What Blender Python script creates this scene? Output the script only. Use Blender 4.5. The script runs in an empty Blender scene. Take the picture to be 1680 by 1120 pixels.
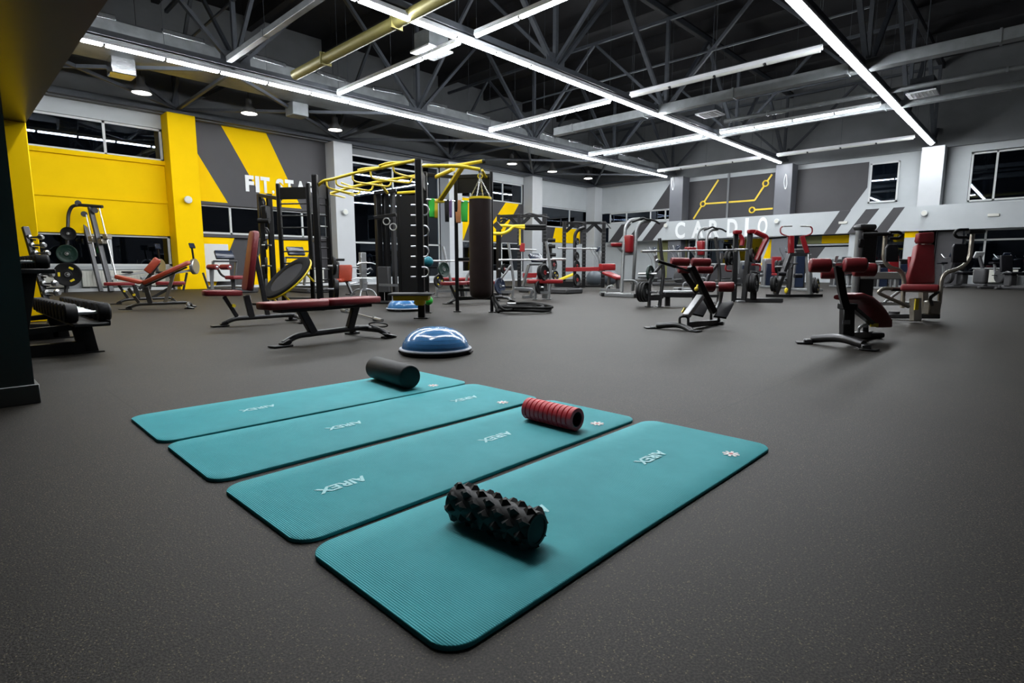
import bpy, bmesh, math, random
from mathutils import Vector, Matrix, Euler
random.seed(7)
PI = math.pi
R = math.radians
sc = bpy.context.scene
COL = sc.collection

# ---------------------------------------------------------------- camera
FPX, YAW, PITCH, CAMH = 910.0, R(43.85), R(7.65), 0.77
cam_d = bpy.data.cameras.new('camera')
cam_d.sensor_width = 36.0
cam_d.lens = FPX / 1680.0 * 36.0
cam_d.clip_start, cam_d.clip_end = 0.05, 200
cam = bpy.data.objects.new('camera', cam_d)
COL.objects.link(cam)
fwd = Vector((math.cos(YAW) * math.cos(PITCH), math.sin(YAW) * math.cos(PITCH), -math.sin(PITCH)))
right = Vector((math.sin(YAW), -math.cos(YAW), 0))
up = right.cross(fwd)
CM = Matrix((right, up, -fwd)).transposed()
cam.matrix_world = Matrix.Translation((0, 0, CAMH)) @ CM.to_4x4()
sc.camera = cam

# ---------------------------------------------------------------- world, exposure
w = bpy.data.worlds.new('night'); sc.world = w
w.use_nodes = True
w.node_tree.nodes['Background'].inputs[0].default_value = (0.010, 0.014, 0.022, 1)
w.node_tree.nodes['Background'].inputs[1].default_value = 0.35
vs = sc.view_settings
vs.view_transform = 'Standard'; vs.look = 'None'; vs.gamma = 1; vs.use_curve_mapping = False
vs.exposure = 0.0
LED_POWER = 92.0
LAMP_POWER = 18.0
try:
    sc.cycles.use_denoising = True
    sc.cycles.max_bounces = 8
    sc.cycles.sample_clamp_indirect = 4; sc.cycles.sample_clamp_direct = 60
except Exception:
    pass

# ---------------------------------------------------------------- pixel -> place helpers (1680 x 1120 frame)
def ray(px, py):
    return (right * ((px - 840) / FPX) + up * (-(py - 560) / FPX) + fwd)
CAMP = Vector((0, 0, CAMH))
def G(px, py, z=0.0):                      # the point of height z seen at a pixel
    d = ray(px, py); return CAMP + d * ((z - CAMH) / d.z)
def D(P):                                  # depth of a point along the view
    return (Vector(P) - CAMP).dot(fwd)
def W(px, py, depth):                      # the point at a known depth seen at a pixel
    return CAMP + ray(px, py) * depth
def PX(px, py, X):
    d = ray(px, py); return CAMP + d * (X / d.x)
def PY(px, py, Y):
    d = ray(px, py); return CAMP + d * (Y / d.y)

# ---------------------------------------------------------------- materials
MATS = {}
def mat(name, col, rough=0.5, metal=0.0, emit=None, power=0, noise=0.0, nscale=30, bump=0.0, bscale=200, coat=0, spec=0.5):
    m = bpy.data.materials.new(name); m.use_nodes = True
    nt = m.node_tree; b = nt.nodes['Principled BSDF']
    b.inputs['Base Color'].default_value = (*col, 1)
    b.inputs['Roughness'].default_value = rough
    b.inputs['Metallic'].default_value = metal
    b.inputs['Specular IOR Level'].default_value = spec
    if coat: b.inputs['Coat Weight'].default_value = coat; b.inputs['Coat Roughness'].default_value = 0.15
    if emit:
        b.inputs['Emission Color'].default_value = (*emit, 1); b.inputs['Emission Strength'].default_value = power
    tc = None
    if noise or bump:
        tc = nt.nodes.new('ShaderNodeTexCoord')
    if noise:
        n = nt.nodes.new('ShaderNodeTexNoise'); n.inputs['Scale'].default_value = nscale; n.inputs['Detail'].default_value = 4
        nt.links.new(tc.outputs['Object'], n.inputs['Vector'])
        r = nt.nodes.new('ShaderNodeValToRGB')
        r.color_ramp.elements[0].position = 0.3; r.color_ramp.elements[1].position = 0.7
        r.color_ramp.elements[0].color = (*[c * (1 - noise) for c in col], 1)
        r.color_ramp.elements[1].color = (*[min(1, c * (1 + noise)) for c in col], 1)
        nt.links.new(n.outputs['Fac'], r.inputs['Fac']); nt.links.new(r.outputs['Color'], b.inputs['Base Color'])
    if bump:
        n = nt.nodes.new('ShaderNodeTexNoise'); n.inputs['Scale'].default_value = bscale; n.inputs['Detail'].default_value = 3
        nt.links.new(tc.outputs['Object'], n.inputs['Vector'])
        bn = nt.nodes.new('ShaderNodeBump'); bn.inputs['Strength'].default_value = bump; bn.inputs['Distance'].default_value = 0.003
        nt.links.new(n.outputs['Fac'], bn.inputs['Height']); nt.links.new(bn.outputs['Normal'], b.inputs['Normal'])
    MATS[name] = m
    return m

YEL = (0.88, 0.58, 0.0)
mat('yellow_wall', (0.90, 0.575, 0.0), 0.6, noise=0.02, nscale=2, bump=0.05, bscale=60, spec=0.06)
mat('grey_wall', (0.034, 0.033, 0.037), 0.55, noise=0.05, nscale=2)
mat('light_wall', (0.43, 0.46, 0.475), 0.55, noise=0.03, nscale=2)
mat('pale_stripe', (0.45, 0.48, 0.495), 0.55)
mat('column_grey', (0.48, 0.50, 0.515), 0.5, noise=0.02, nscale=3)
mat('column_dark', (0.11, 0.115, 0.13), 0.5, noise=0.03, nscale=3)
mat('upper_wall', (0.17, 0.18, 0.19), 0.7, noise=0.08, nscale=1.5)
mat('ceiling_dark', (0.012, 0.012, 0.014), 0.8, noise=0.2, nscale=2)
mat('steel_dark', (0.060, 0.069, 0.083), 0.55, 0.1, noise=0.1, nscale=10)
mat('soffit_dark', (0.040, 0.044, 0.044), 0.30, noise=0.05, nscale=3)
mat('near_wall', (0.060, 0.068, 0.068), 0.5, noise=0.05, nscale=3)
mat('skirting_dark', (0.11, 0.12, 0.115), 0.35)
mat('duct', (0.19, 0.205, 0.215), 0.5, 0.3, noise=0.15, nscale=4)
mat('duct_yellow', (0.24, 0.215, 0.07), 0.5, 0.2, noise=0.1, nscale=6)
mat('foil', (0.75, 0.77, 0.8), 0.25, 1.0, bump=1.0, bscale=30)
mat('led_tube', (1, 1, 1), 0.5, emit=(0.93, 0.965, 1.0), power=LED_POWER)
mat('led_housing', (0.75, 0.77, 0.8), 0.4)
mat('tube_off', (0.72, 0.73, 0.70), 0.3)
mat('lamp_shade', (0.10, 0.10, 0.10), 0.45, 0.3)
mat('lamp_disc', (1, 1, 1), 0.5, emit=(1.0, 0.95, 0.86), power=LAMP_POWER)
mat('frame_white', (0.55, 0.57, 0.57), 0.4)
mat('letter_white', (0.78, 0.80, 0.80), 0.5)
mat('line_yellow', (0.85, 0.62, 0.05), 0.5)
mat('black_powder', (0.006, 0.006, 0.0065), 0.42, noise=0.15, nscale=30, spec=0.28)
mat('gunmetal', (0.062, 0.062, 0.064), 0.36, 0.7, noise=0.08, nscale=30)
mat('silver_powder', (0.27, 0.28, 0.285), 0.36, 0.6, noise=0.06, nscale=30)
mat('champagne', (0.33, 0.30, 0.25), 0.3, 0.75, noise=0.05, nscale=30)
mat('red_vinyl', (0.19, 0.017, 0.021), 0.42, noise=0.06, nscale=20, bump=0.12, bscale=250)
mat('orange_vinyl', (0.30, 0.040, 0.018), 0.40, noise=0.06, nscale=20, bump=0.12, bscale=250)
mat('bright_red', (0.27, 0.014, 0.016), 0.35)
mat('machine_red', (0.20, 0.008, 0.012), 0.3)
mat('black_vinyl', (0.009, 0.009, 0.012), 0.48, bump=0.12, bscale=250, spec=0.3)
mat('rubber', (0.006, 0.006, 0.0065), 0.55, noise=0.2, nscale=40, spec=0.25)
mat('rubber_grey', (0.035, 0.035, 0.037), 0.6)
mat('foam_black', (0.010, 0.010, 0.010), 0.58, spec=0.35, noise=0.15, nscale=60, bump=0.1, bscale=300)
mat('foam_red', (0.78, 0.035, 0.05), 0.5, bump=0.06, bscale=200)
mat('chrome', (0.62, 0.63, 0.64), 0.34, 1.0)
mat('brushed', (0.55, 0.56, 0.57), 0.32, 0.9)
mat('yellow_paint', (0.80, 0.60, 0.02), 0.36, noise=0.04, nscale=20)
mat('yellow_plastic', (0.75, 0.58, 0.02), 0.4)
mat('blue_dome', (0.055, 0.20, 0.44), 0.16, noise=0.08, nscale=12, coat=0.4)
mat('dome_rim', (0.33, 0.36, 0.41), 0.4)
mat('dark_blue', (0.010, 0.020, 0.050), 0.5)
mat('bag_leather', (0.020, 0.012, 0.011), 0.5, spec=0.3, noise=0.15, nscale=8, bump=0.15, bscale=120)
mat('rope_black', (0.008, 0.008, 0.0075), 0.75, spec=0.2, bump=0.6, bscale=60)
mat('white_plastic', (0.62, 0.64, 0.64), 0.4)
mat('cream', (0.62, 0.62, 0.56), 0.45)
mat('screen', (0.012, 0.018, 0.035), 0.25)
mat('band_green', (0.03, 0.55, 0.05), 0.5)
mat('band_yellow', (0.85, 0.62, 0.02), 0.5)
mat('band_orange', (0.55, 0.22, 0.07), 0.5)
mat('band_purple', (0.16, 0.09, 0.25), 0.5)
mat('ball_teal', (0.02, 0.28, 0.36), 0.4)
mat('ball_maroon', (0.10, 0.015, 0.035), 0.4)
mat('ball_grey', (0.07, 0.085, 0.10), 0.4)
mat('plate_green', (0.004, 0.022, 0.015), 0.45)
mat('orange_flag', (0.75, 0.12, 0.02), 0.5)
mat('mat_text', (0.30, 0.70, 0.72), 0.55)
mat('logo_red', (0.50, 0.10, 0.10), 0.55)
mat('logo_white', (0.75, 0.78, 0.76), 0.55)
mat('teal_side', (0.004, 0.075, 0.085), 0.6)
mat('olive', (0.23, 0.24, 0.10), 0.6)
mat('mesh_net', (0.016, 0.016, 0.018), 0.7, spec=0.2, noise=0.1, nscale=150)
mat('matte_black', (0.006, 0.006, 0.006), 0.8, spec=0.12)
mat('outside_black', (0.004, 0.005, 0.007), 0.9)

def glass_mat():
    m = bpy.data.materials.new('window_glass'); m.use_nodes = True
    nt = m.node_tree; nt.nodes.clear()
    o = nt.nodes.new('ShaderNodeOutputMaterial'); mx = nt.nodes.new('ShaderNodeMixShader')
    t = nt.nodes.new('ShaderNodeBsdfTransparent'); g = nt.nodes.new('ShaderNodeBsdfGlossy')
    t.inputs[0].default_value = (0.30, 0.34, 0.38, 1); g.inputs['Roughness'].default_value = 0.01
    g.inputs[0].default_value = (0.8, 0.88, 1.0, 1)
    f = nt.nodes.new('ShaderNodeFresnel'); f.inputs[0].default_value = 1.75
    nt.links.new(f.outputs[0], mx.inputs[0]); nt.links.new(t.outputs[0], mx.inputs[1]); nt.links.new(g.outputs[0], mx.inputs[2])
    nt.links.new(mx.outputs[0], o.inputs[0]); MATS['window_glass'] = m
glass_mat()

def floor_mat():
    m = bpy.data.materials.new('rubber_floor'); m.use_nodes = True
    nt = m.node_tree; b = nt.nodes['Principled BSDF']; L = nt.links.new
    tc = nt.nodes.new('ShaderNodeTexCoord')
    n1 = nt.nodes.new('ShaderNodeTexNoise'); n1.inputs['Scale'].default_value = 1.3; n1.inputs['Detail'].default_value = 5
    n2 = nt.nodes.new('ShaderNodeTexNoise'); n2.inputs['Scale'].default_value = 190; n2.inputs['Detail'].default_value = 4; n2.inputs['Roughness'].default_value = 0.6
    v = nt.nodes.new('ShaderNodeTexVoronoi'); v.inputs['Scale'].default_value = 240
    for n in (n1, n2, v): L(tc.outputs['Object'], n.inputs['Vector'])
    r2 = nt.nodes.new('ShaderNodeValToRGB')
    e = r2.color_ramp.elements
    e[0].position = 0.44; e[0].color = (0.0028, 0.0025, 0.0021, 1); e[1].position = 0.60; e[1].color = (0.033, 0.0285, 0.0235, 1)
    L(n2.outputs['Fac'], r2.inputs['Fac'])
    # sparse tan specks: the random colour of the voronoi cells
    sep = nt.nodes.new('ShaderNodeSeparateColor'); L(v.outputs['Color'], sep.inputs[0])
    gt = nt.nodes.new('ShaderNodeMath'); gt.operation = 'GREATER_THAN'; gt.inputs[1].default_value = 0.90; L(sep.outputs[0], gt.inputs[0])
    lt = nt.nodes.new('ShaderNodeMath'); lt.operation = 'LESS_THAN'; lt.inputs[1].default_value = 0.42; L(v.outputs['Distance'], lt.inputs[0])
    mu = nt.nodes.new('ShaderNodeMath'); mu.operation = 'MULTIPLY'; L(gt.outputs[0], mu.inputs[0]); L(lt.outputs[0], mu.inputs[1])
    mu2 = nt.nodes.new('ShaderNodeMath'); mu2.operation = 'MULTIPLY'; mu2.inputs[1].default_value = 0.9; L(mu.outputs[0], mu2.inputs[0])
    mx = nt.nodes.new('ShaderNodeMix'); mx.data_type = 'RGBA'; L(mu2.outputs[0], mx.inputs[0]); L(r2.outputs[0], mx.inputs[6]); mx.inputs[7].default_value = (0.12, 0.098, 0.058, 1)
    # large soft variation
    r1 = nt.nodes.new('ShaderNodeValToRGB'); r1.color_ramp.elements[0].color = (0.84, 0.84, 0.84, 1); r1.color_ramp.elements[1].color = (1.12, 1.12, 1.12, 1)
    r1.color_ramp.elements[0].position = 0.35; r1.color_ramp.elements[1].position = 0.65
    L(n1.outputs['Fac'], r1.inputs['Fac'])
    m2 = nt.nodes.new('ShaderNodeMix'); m2.data_type = 'RGBA'; m2.blend_type = 'MULTIPLY'; m2.inputs[0].default_value = 1
    L(mx.outputs[2], m2.inputs[6]); L(r1.outputs[0], m2.inputs[7])
    # seams of the rubber rolls
    br = nt.nodes.new('ShaderNodeTexBrick'); br.offset = 0.5
    for k, val in (('Scale', 1.0), ('Mortar Size', 0.0035), ('Mortar Smooth', 0.1), ('Brick Width', 4.0), ('Row Height', 1.5)): br.inputs[k].default_value = val
    br.inputs['Color1'].default_value = (1, 1, 1, 1); br.inputs['Color2'].default_value = (0.93, 0.93, 0.93, 1); br.inputs['Mortar'].default_value = (0.35, 0.35, 0.35, 1)
    mp = nt.nodes.new('ShaderNodeMapping'); mp.inputs['Location'].default_value = (1.3, 0.28, 0)
    L(tc.outputs['Object'], mp.inputs['Vector']); L(mp.outputs[0], br.inputs['Vector'])
    m3 = nt.nodes.new('ShaderNodeMix'); m3.data_type = 'RGBA'; m3.blend_type = 'MULTIPLY'; m3.inputs[0].default_value = 1
    L(m2.outputs[2], m3.inputs[6]); L(br.outputs['Color'], m3.inputs[7])
    L(m3.outputs[2], b.inputs['Base Color'])
    b.inputs['Roughness'].default_value = 0.60; b.inputs['Specular IOR Level'].default_value = 0.25; b.inputs['Specular Tint'].default_value = (1, 0.94, 0.87, 1)
    bn = nt.nodes.new('ShaderNodeBump'); bn.inputs['Strength'].default_value = 0.6; bn.inputs['Distance'].default_value = 0.002
    L(n2.outputs['Fac'], bn.inputs['Height']); L(bn.outputs[0], b.inputs['Normal'])
    MATS['rubber_floor'] = m
floor_mat()

def teal_mat():
    m = bpy.data.materials.new('teal_foam'); m.use_nodes = True
    nt = m.node_tree; b = nt.nodes['Principled BSDF']; L = nt.links.new
    tc = nt.nodes.new('ShaderNodeTexCoord')
    n = nt.nodes.new('ShaderNodeTexNoise'); n.inputs['Scale'].default_value = 5; n.inputs['Detail'].default_value = 6; n.inputs['Roughness'].default_value = 0.65
    L(tc.outputs['Object'], n.inputs['Vector'])
    r = nt.nodes.new('ShaderNodeValToRGB'); e = r.color_ramp.elements
    e[0].position = 0.3; e[0].color = (0.054, 0.425, 0.470, 1); e[1].position = 0.7; e[1].color = (0.068, 0.490, 0.535, 1)
    L(n.outputs['Fac'], r.inputs['Fac']); L(r.outputs[0], b.inputs['Base Color'])
    b.inputs['Roughness'].default_value = 0.6; b.inputs['Specular IOR Level'].default_value = 0.28
    MATS['teal_foam'] = m
teal_mat()

# ---------------------------------------------------------------- mesh helpers
def frame_of(z):                                        # a rotation whose z axis is the given direction
    z = Vector(z).normalized()
    x = Vector((0, 0, 1)).cross(z)
    x = Vector((1, 0, 0)) if x.length < 1e-4 else x.normalized()
    y = z.cross(x)
    return Matrix((x, y, z)).transposed()

class MB:
    """collects shapes into one mesh; give it the root to write in world coordinates"""
    def __init__(s, root=None):
        s.v = []; s.f = []; s.m = []; s.mi = 0; s.T = Matrix()
        s.inv = root.matrix_world.inverted() if root is not None else Matrix()
    def slot(s, i): s.mi = i; return s
    def add(s, vs_, fs):
        n = len(s.v)
        s.v += [s.inv @ (s.T @ Vector(q)) for q in vs_]
        s.f += [[n + i for i in f] for f in fs]; s.m += [s.mi] * len(fs)
        return s
    def bm(s, b):
        b.verts.ensure_lookup_table(); b.verts.index_update()
        s.add([q.co.copy() for q in b.verts], [[q.index for q in f.verts] for f in b.faces]); b.free(); return s
    def box(s, c, size, rot=None, bev=0.0, seg=1):
        c = Vector(c); Rm = rot if isinstance(rot, Matrix) else (Euler(rot).to_matrix() if rot else Matrix.Identity(3))
        if bev > 0:
            b = bmesh.new(); bmesh.ops.create_cube(b, size=1)
            for q in b.verts: q.co = Vector([q.co[i] * size[i] for i in range(3)])
            bmesh.ops.bevel(b, geom=b.edges[:] + b.verts[:], offset=min(bev, min(size) * 0.49), segments=seg, affect='EDGES', profile=0.5)
            for q in b.verts: q.co = c + Rm @ q.co
            return s.bm(b)
        h = [q / 2 for q in size]
        p = [c + Rm @ Vector((x * h[0], y * h[1], z * h[2])) for x in (-1, 1) for y in (-1, 1) for z in (-1, 1)]
        return s.add(p, [(0, 1, 3, 2), (4, 6, 7, 5), (0, 4, 5, 1), (2, 3, 7, 6), (0, 2, 6, 4), (1, 5, 7, 3)])
    def bar(s, a, b, w, h=None, bev=0.0, side=None, seg=1):
        """square section beam a -> b, w across, h the other way"""
        a, b = Vector(a), Vector(b); h = h or w
        z = (b - a).normalized()
        x = Vector(side) if side is not None else Vector((0, 0, 1)).cross(z)
        if x.length < 1e-3: x = Vector((1, 0, 0))
        x = (x - z * x.dot(z)).normalized(); y = z.cross(x)
        return s.box((a + b) / 2, (w, h, (b - a).length), Matrix((x, y, z)).transposed(), bev, seg)
    def cyl(s, a, b, r, r2=None, n=20, cap=True):
        a, b = Vector(a), Vector(b); M = frame_of(b - a); r2 = r if r2 is None else r2
        p = [a + M @ Vector((r * math.cos(2 * PI * i / n), r * math.sin(2 * PI * i / n), 0)) for i in range(n)]
        p += [b + M @ Vector((r2 * math.cos(2 * PI * i / n), r2 * math.sin(2 * PI * i / n), 0)) for i in range(n)]
        f = [(i, (i + 1) % n, n + (i + 1) % n, n + i) for i in range(n)]
        if cap: f += [tuple(reversed(range(n))), tuple(range(n, 2 * n))]
        return s.add(p, f)
    def lathe(s, a, b, prof, n=28, cap=True):
        """prof: (t along a->b in metres from a, radius)"""
        a, b = Vector(a), Vector(b); z = (b - a).normalized(); M = frame_of(z); p = []; f = []
        for t, r in prof:
            p += [a + z * t + M @ Vector((r * math.cos(2 * PI * i / n), r * math.sin(2 * PI * i / n), 0)) for i in range(n)]
        for k in range(len(prof) - 1):
            f += [(k * n + i, k * n + (i + 1) % n, (k + 1) * n + (i + 1) % n, (k + 1) * n + i) for i in range(n)]
        if cap:
            if prof[0][1] > 1e-5: f.append(tuple(reversed(range(n))))
            if prof[-1][1] > 1e-5: f.append(tuple(range((len(prof) - 1) * n, len(prof) * n)))
        return s.add(p, f)
    def tube(s, pts, r, n=10, fil=0.0, closed=False, seg=5, flat=None):
        """round tube through points with filleted corners"""
        P = [Vector(q) for q in pts]
        if fil > 0 and len(P) > 2:
            Q = [P[0]] if not closed else []
            rng = range(1, len(P) - 1) if not closed else range(len(P))
            for i in rng:
                a, b, c = P[i - 1], P[i], P[(i + 1) % len(P)]
                d1, d2 = (a - b), (c - b); k = min(fil, d1.length * 0.48, d2.length * 0.48)
                p0, p2 = b + d1.normalized() * k, b + d2.normalized() * k
                for t in range(seg + 1):
                    u = t / seg; Q.append(p0 * (1 - u) ** 2 + b * 2 * u * (1 - u) + p2 * u * u)
            if not closed: Q.append(P[-1])
            P = Q
        N = len(P); vs_, fs = [], []; prev = None
        for i, q in enumerate(P):
            if closed: t = (P[(i + 1) % N] - P[i - 1])
            else: t = (P[min(i + 1, N - 1)] - P[max(i - 1, 0)])
            if t.length < 1e-9: t = Vector((0, 0, 1))
            t.normalize()
            if prev is None:
                x = Vector((0, 0, 1)).cross(t)
                x = Vector((1, 0, 0)) if x.length < 1e-3 else x.normalized()
            else:
                x = (prev - t * prev.dot(t)); x = x.normalized() if x.length > 1e-6 else prev
            prev = x; y = t.cross(x)
            ry = r * (flat or 1)
            vs_ += [q + x * (r * math.cos(2 * PI * j / n)) + y * (ry * math.sin(2 * PI * j / n)) for j in range(n)]
        for i in range(N if closed else N - 1):
            k = (i + 1) % N
            fs += [(i * n + j, i * n + (j + 1) % n, k * n + (j + 1) % n, k * n + j) for j in range(n)]
        if not closed: fs += [tuple(reversed(range(n))), tuple(range((N - 1) * n, N * n))]
        return s.add(vs_, fs)
    def prism(s, poly, o, ux, uy, th, bev=0.0, seg=2):
        """polygon (u,v) in the plane o,ux,uy extruded by th along ux x uy"""
        o, ux, uy = Vector(o), Vector(ux).normalized(), Vector(uy).normalized(); nz = ux.cross(uy)
        b = bmesh.new()
        vv = [b.verts.new(o + ux * p[0] + uy * p[1]) for p in poly]
        fc = b.faces.new(vv); ex = bmesh.ops.extrude_face_region(b, geom=[fc])
        bmesh.ops.translate(b, verts=[q for q in ex['geom'] if isinstance(q, bmesh.types.BMVert)], vec=nz * th)
        bmesh.ops.recalc_face_normals(b, faces=b.faces[:])
        if bev > 0:
            es = [e for e in b.edges if abs((e.verts[0].co - e.verts[1].co).normalized().dot(nz)) < 0.9]
            bmesh.ops.bevel(b, geom=es, offset=bev, segments=seg, affect='EDGES', profile=0.5)
        return s.bm(b)
    def sphere(s, c, r, n=20, sz=None):
        c = Vector(c); sz = sz or (1, 1, 1); p, f = [], []; m = n // 2
        for i in range(m + 1):
            th = PI * i / m
            for j in range(n):
                ph = 2 * PI * j / n
                p.append(c + Vector((r * sz[0] * math.sin(th) * math.cos(ph), r * sz[1] * math.sin(th) * math.sin(ph), r * sz[2] * math.cos(th))))
        for i in range(m):
            for j in range(n): f.append((i * n + j, (i + 1) * n + j, (i + 1) * n + (j + 1) % n, i * n + (j + 1) % n))
        return s.add(p, f)
    def torus(s, c, axis, R1, r, n=32, k=10):
        M = frame_of(axis); c = Vector(c)
        return s.tube([c + M @ Vector((R1 * math.cos(2 * PI * i / n), R1 * math.sin(2 * PI * i / n), 0)) for i in range(n)], r, k, closed=True)
    def build(s, name, mats, parent=None, ang=38):
        me = bpy.data.meshes.new(name); me.from_pydata(s.v, [], s.f)
        for m_ in (mats if isinstance(mats, (list, tuple)) else [mats]): me.materials.append(MATS[m_])
        me.polygons.foreach_set('material_index', s.m)
        me.polygons.foreach_set('use_smooth', [True] * len(s.f))
        me.update(); me.validate()
        b = bmesh.new(); b.from_mesh(me)
        bmesh.ops.remove_doubles(b, verts=b.verts[:], dist=1e-6)
        bmesh.ops.recalc_face_normals(b, faces=b.faces[:]); b.to_mesh(me); b.free()
        me.set_sharp_from_angle(angle=R(ang))
        o = bpy.data.objects.new(name, me); COL.objects.link(o)
        if parent is not None: o.parent = parent
        return o

def tag(o, label=None, cat=None, group=None, kind=None):
    if label: o['label'] = label
    if cat: o['category'] = cat
    if group: o['group'] = group
    if kind: o['kind'] = kind
    return o
def thing(name, label, cat, loc=(0, 0, 0), rz=0.0, group=None, rot=None):
    o = bpy.data.objects.new(name, None); COL.objects.link(o)
    o.empty_display_size = 0.1
    o.location = loc; o.rotation_euler = rot if rot is not None else (0, 0, rz)
    o.matrix_world = Matrix.Translation(Vector(loc)) @ o.rotation_euler.to_matrix().to_4x4()
    return tag(o, label, cat, group)
def struct(o): o['kind'] = 'structure'; return o
def dup(o, loc=None, rz=None, label=None, group=None, parent=None, rot=None):
    c = o.copy(); COL.objects.link(c)
    c.parent = parent
    if loc is not None: c.location = loc
    if rz is not None: c.rotation_euler = (0, 0, rz)
    if rot is not None: c.rotation_euler = rot
    if label: c['label'] = label
    if group: c['group'] = group
    for ch in list(o.children): dup(ch, parent=c)
    return c
def heading(a, b): return math.atan2(b[1] - a[1], b[0] - a[0])
def text_mesh(body, size, name, material, parent=None, extrude=0.002, sx=1.0, off=0.0, shear=0.0, align='CENTER', space=1.0):
    c = bpy.data.curves.new(name, 'FONT'); c.body = body; c.size = size; c.extrude = extrude; c.offset = off
    c.align_x = align; c.align_y = 'CENTER'; c.shear = shear; c.space_character = space; c.resolution_u = 4
    t = bpy.data.objects.new(name, c); COL.objects.link(t)
    bpy.context.view_layer.update()
    me = bpy.data.meshes.new_from_object(t.evaluated_get(bpy.context.evaluated_depsgraph_get()))
    bpy.data.objects.remove(t)
    for q in me.vertices: q.co.x *= sx
    me.materials.clear(); me.materials.append(MATS[material])
    o = bpy.data.objects.new(name, me); COL.objects.link(o); o.parent = parent
    return o
# ================================================================ THE HALL
YW, YC = 22.15, 21.45          # long window wall, front of its columns
XW, XC, XB = 30.8, 30.0, 29.8  # far wall, front of its columns, front of the band
ZT, ZC = 5.85, 9.9             # top of the columns, underside of the roof
struct(MB().box((13.5, 10, -0.1), (43, 30, 0.2)).build('floor', 'rubber_floor'))
m = MB().box((13.5, 10, ZC + 0.1), (43, 30, 0.2))
for k in range(-2, 11):
    m.box((k * 3.0, 10, ZC - 0.25), (0.22, 30, 0.5))
for y in (-3, 4.07, 10.1, 16.2): m.box((13.5, y, ZC - 0.62), (43, 0.14, 0.24))
struct(m.build('ceiling', 'ceiling_dark'))

# ---- long window wall (left in the photo); slots: yellow, dark grey, light grey, upper grey
LW = ['yellow_wall', 'grey_wall', 'light_wall', 'upper_wall']
m = MB()
T = 0.3
def wl(x0, x1, z0, z1, slot, y0=YW):
    m.slot(slot).box(((x0 + x1) / 2, y0 + T / 2, (z0 + z1) / 2), (x1 - x0, T, z1 - z0))
def wlp(poly, slot, dy=0.004):                            # painted patch with a shape of its own, flush on the wall
    m.slot(slot).prism([(p[0], p[1]) for p in poly], (0, YW - dy, 0), (1, 0, 0), (0, 0, 1), -(dy + 0.02))
wl(-8, 31.2, 6.1, ZC, 3)                                   # above the column heads
wl(-8, 31.2, 5.85, 6.1, 3, YW - 0.25)
wl(-8, 5.9, 5.4, 5.85, 2); wl(-8, 5.9, 1.83, 4.34, 0); wl(-8, 5.9, 0, 0.80, 2)       # yellow bay
m.slot(0).box((1.0, YW - 0.03, 4.27), (9.8, 0.10, 0.14)); m.box((1.0, YW - 0.015, 2.97), (9.8, 0.06, 0.10))
wl(6.75, 11.85, 3.02, 5.85, 1); wl(6.75, 11.85, 0, 1.97, 1)                           # painted bay
m.slot(1).box((9.3, YW - 0.06, 1.90), (5.1, 0.16, 0.10)); m.box((9.3, YW - 0.02, 3.06), (5.1, 0.06, 0.10))
wlp([(7.82, 5.85), (9.44, 5.85), (10.75, 3.02), (9.35, 3.02)], 0)
wlp([(6.76, 5.05), (6.80, 5.05), (7.92, 3.04), (6.76, 3.04)], 0)
wlp([(6.76, 1.84), (8.0, 1.84), (7.2, 0.02), (6.76, 0.02)], 0, 0.09)
wlp([(9.25, 1.84), (11.1, 1.84), (10.3, 0.02), (8.2, 0.02)], 0, 0.09)
wl(18.75, 24, 5.42, 5.85, 2); wl(18.75, 24, 2.15, 4.33, 1); wl(18.75, 24, 0, 0.5, 2)  # fourth bay
wlp([(22.55, 4.32), (23.62, 4.32), (22.0, 2.16), (20.6, 2.16)], 0)
wlp([(19.2, 4.32), (20.4, 4.32), (19.4, 2.16), (18.8, 2.16)], 0)
wl(24.85, 30.8, 4.40, 5.85, 2); wl(24.85, 30.8, 2.25, 3.18, 1); wl(24.85, 30.8, 0, 2.25, 2)  # fifth bay
wlp([(26.9, 3.17), (29.4, 3.17), (29.4, 2.27), (26.6, 2.27)], 0)
wl(12.7, 17.9, 0, 0.25, 2); wl(12.7, 17.9, 5.62, 5.85, 3)
struct(m.build('wall_left', LW))

cols = []
def column(c, size, slotmat, lab=None):
    o = MB().box(c, size, bev=0.01).build('column', slotmat); struct(o); cols.append(o); return o
column((6.325, (YC + YW) / 2, ZT / 2), (0.85, YW - YC, ZT), 'yellow_wall')
for x in (12.275, 18.325, 24.425): column((x, (YC + YW) / 2, ZT / 2), (0.85, YW - YC, ZT), 'column_grey')
column((30.45, (YC + YW) / 2, ZT / 2), (0.85, YW - YC, ZT), 'column_grey')
column((0.65, 10.40, 1.36), (0.90, 0.30, 2.72), 'yellow_wall')                      # yellow column at the left edge

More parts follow.
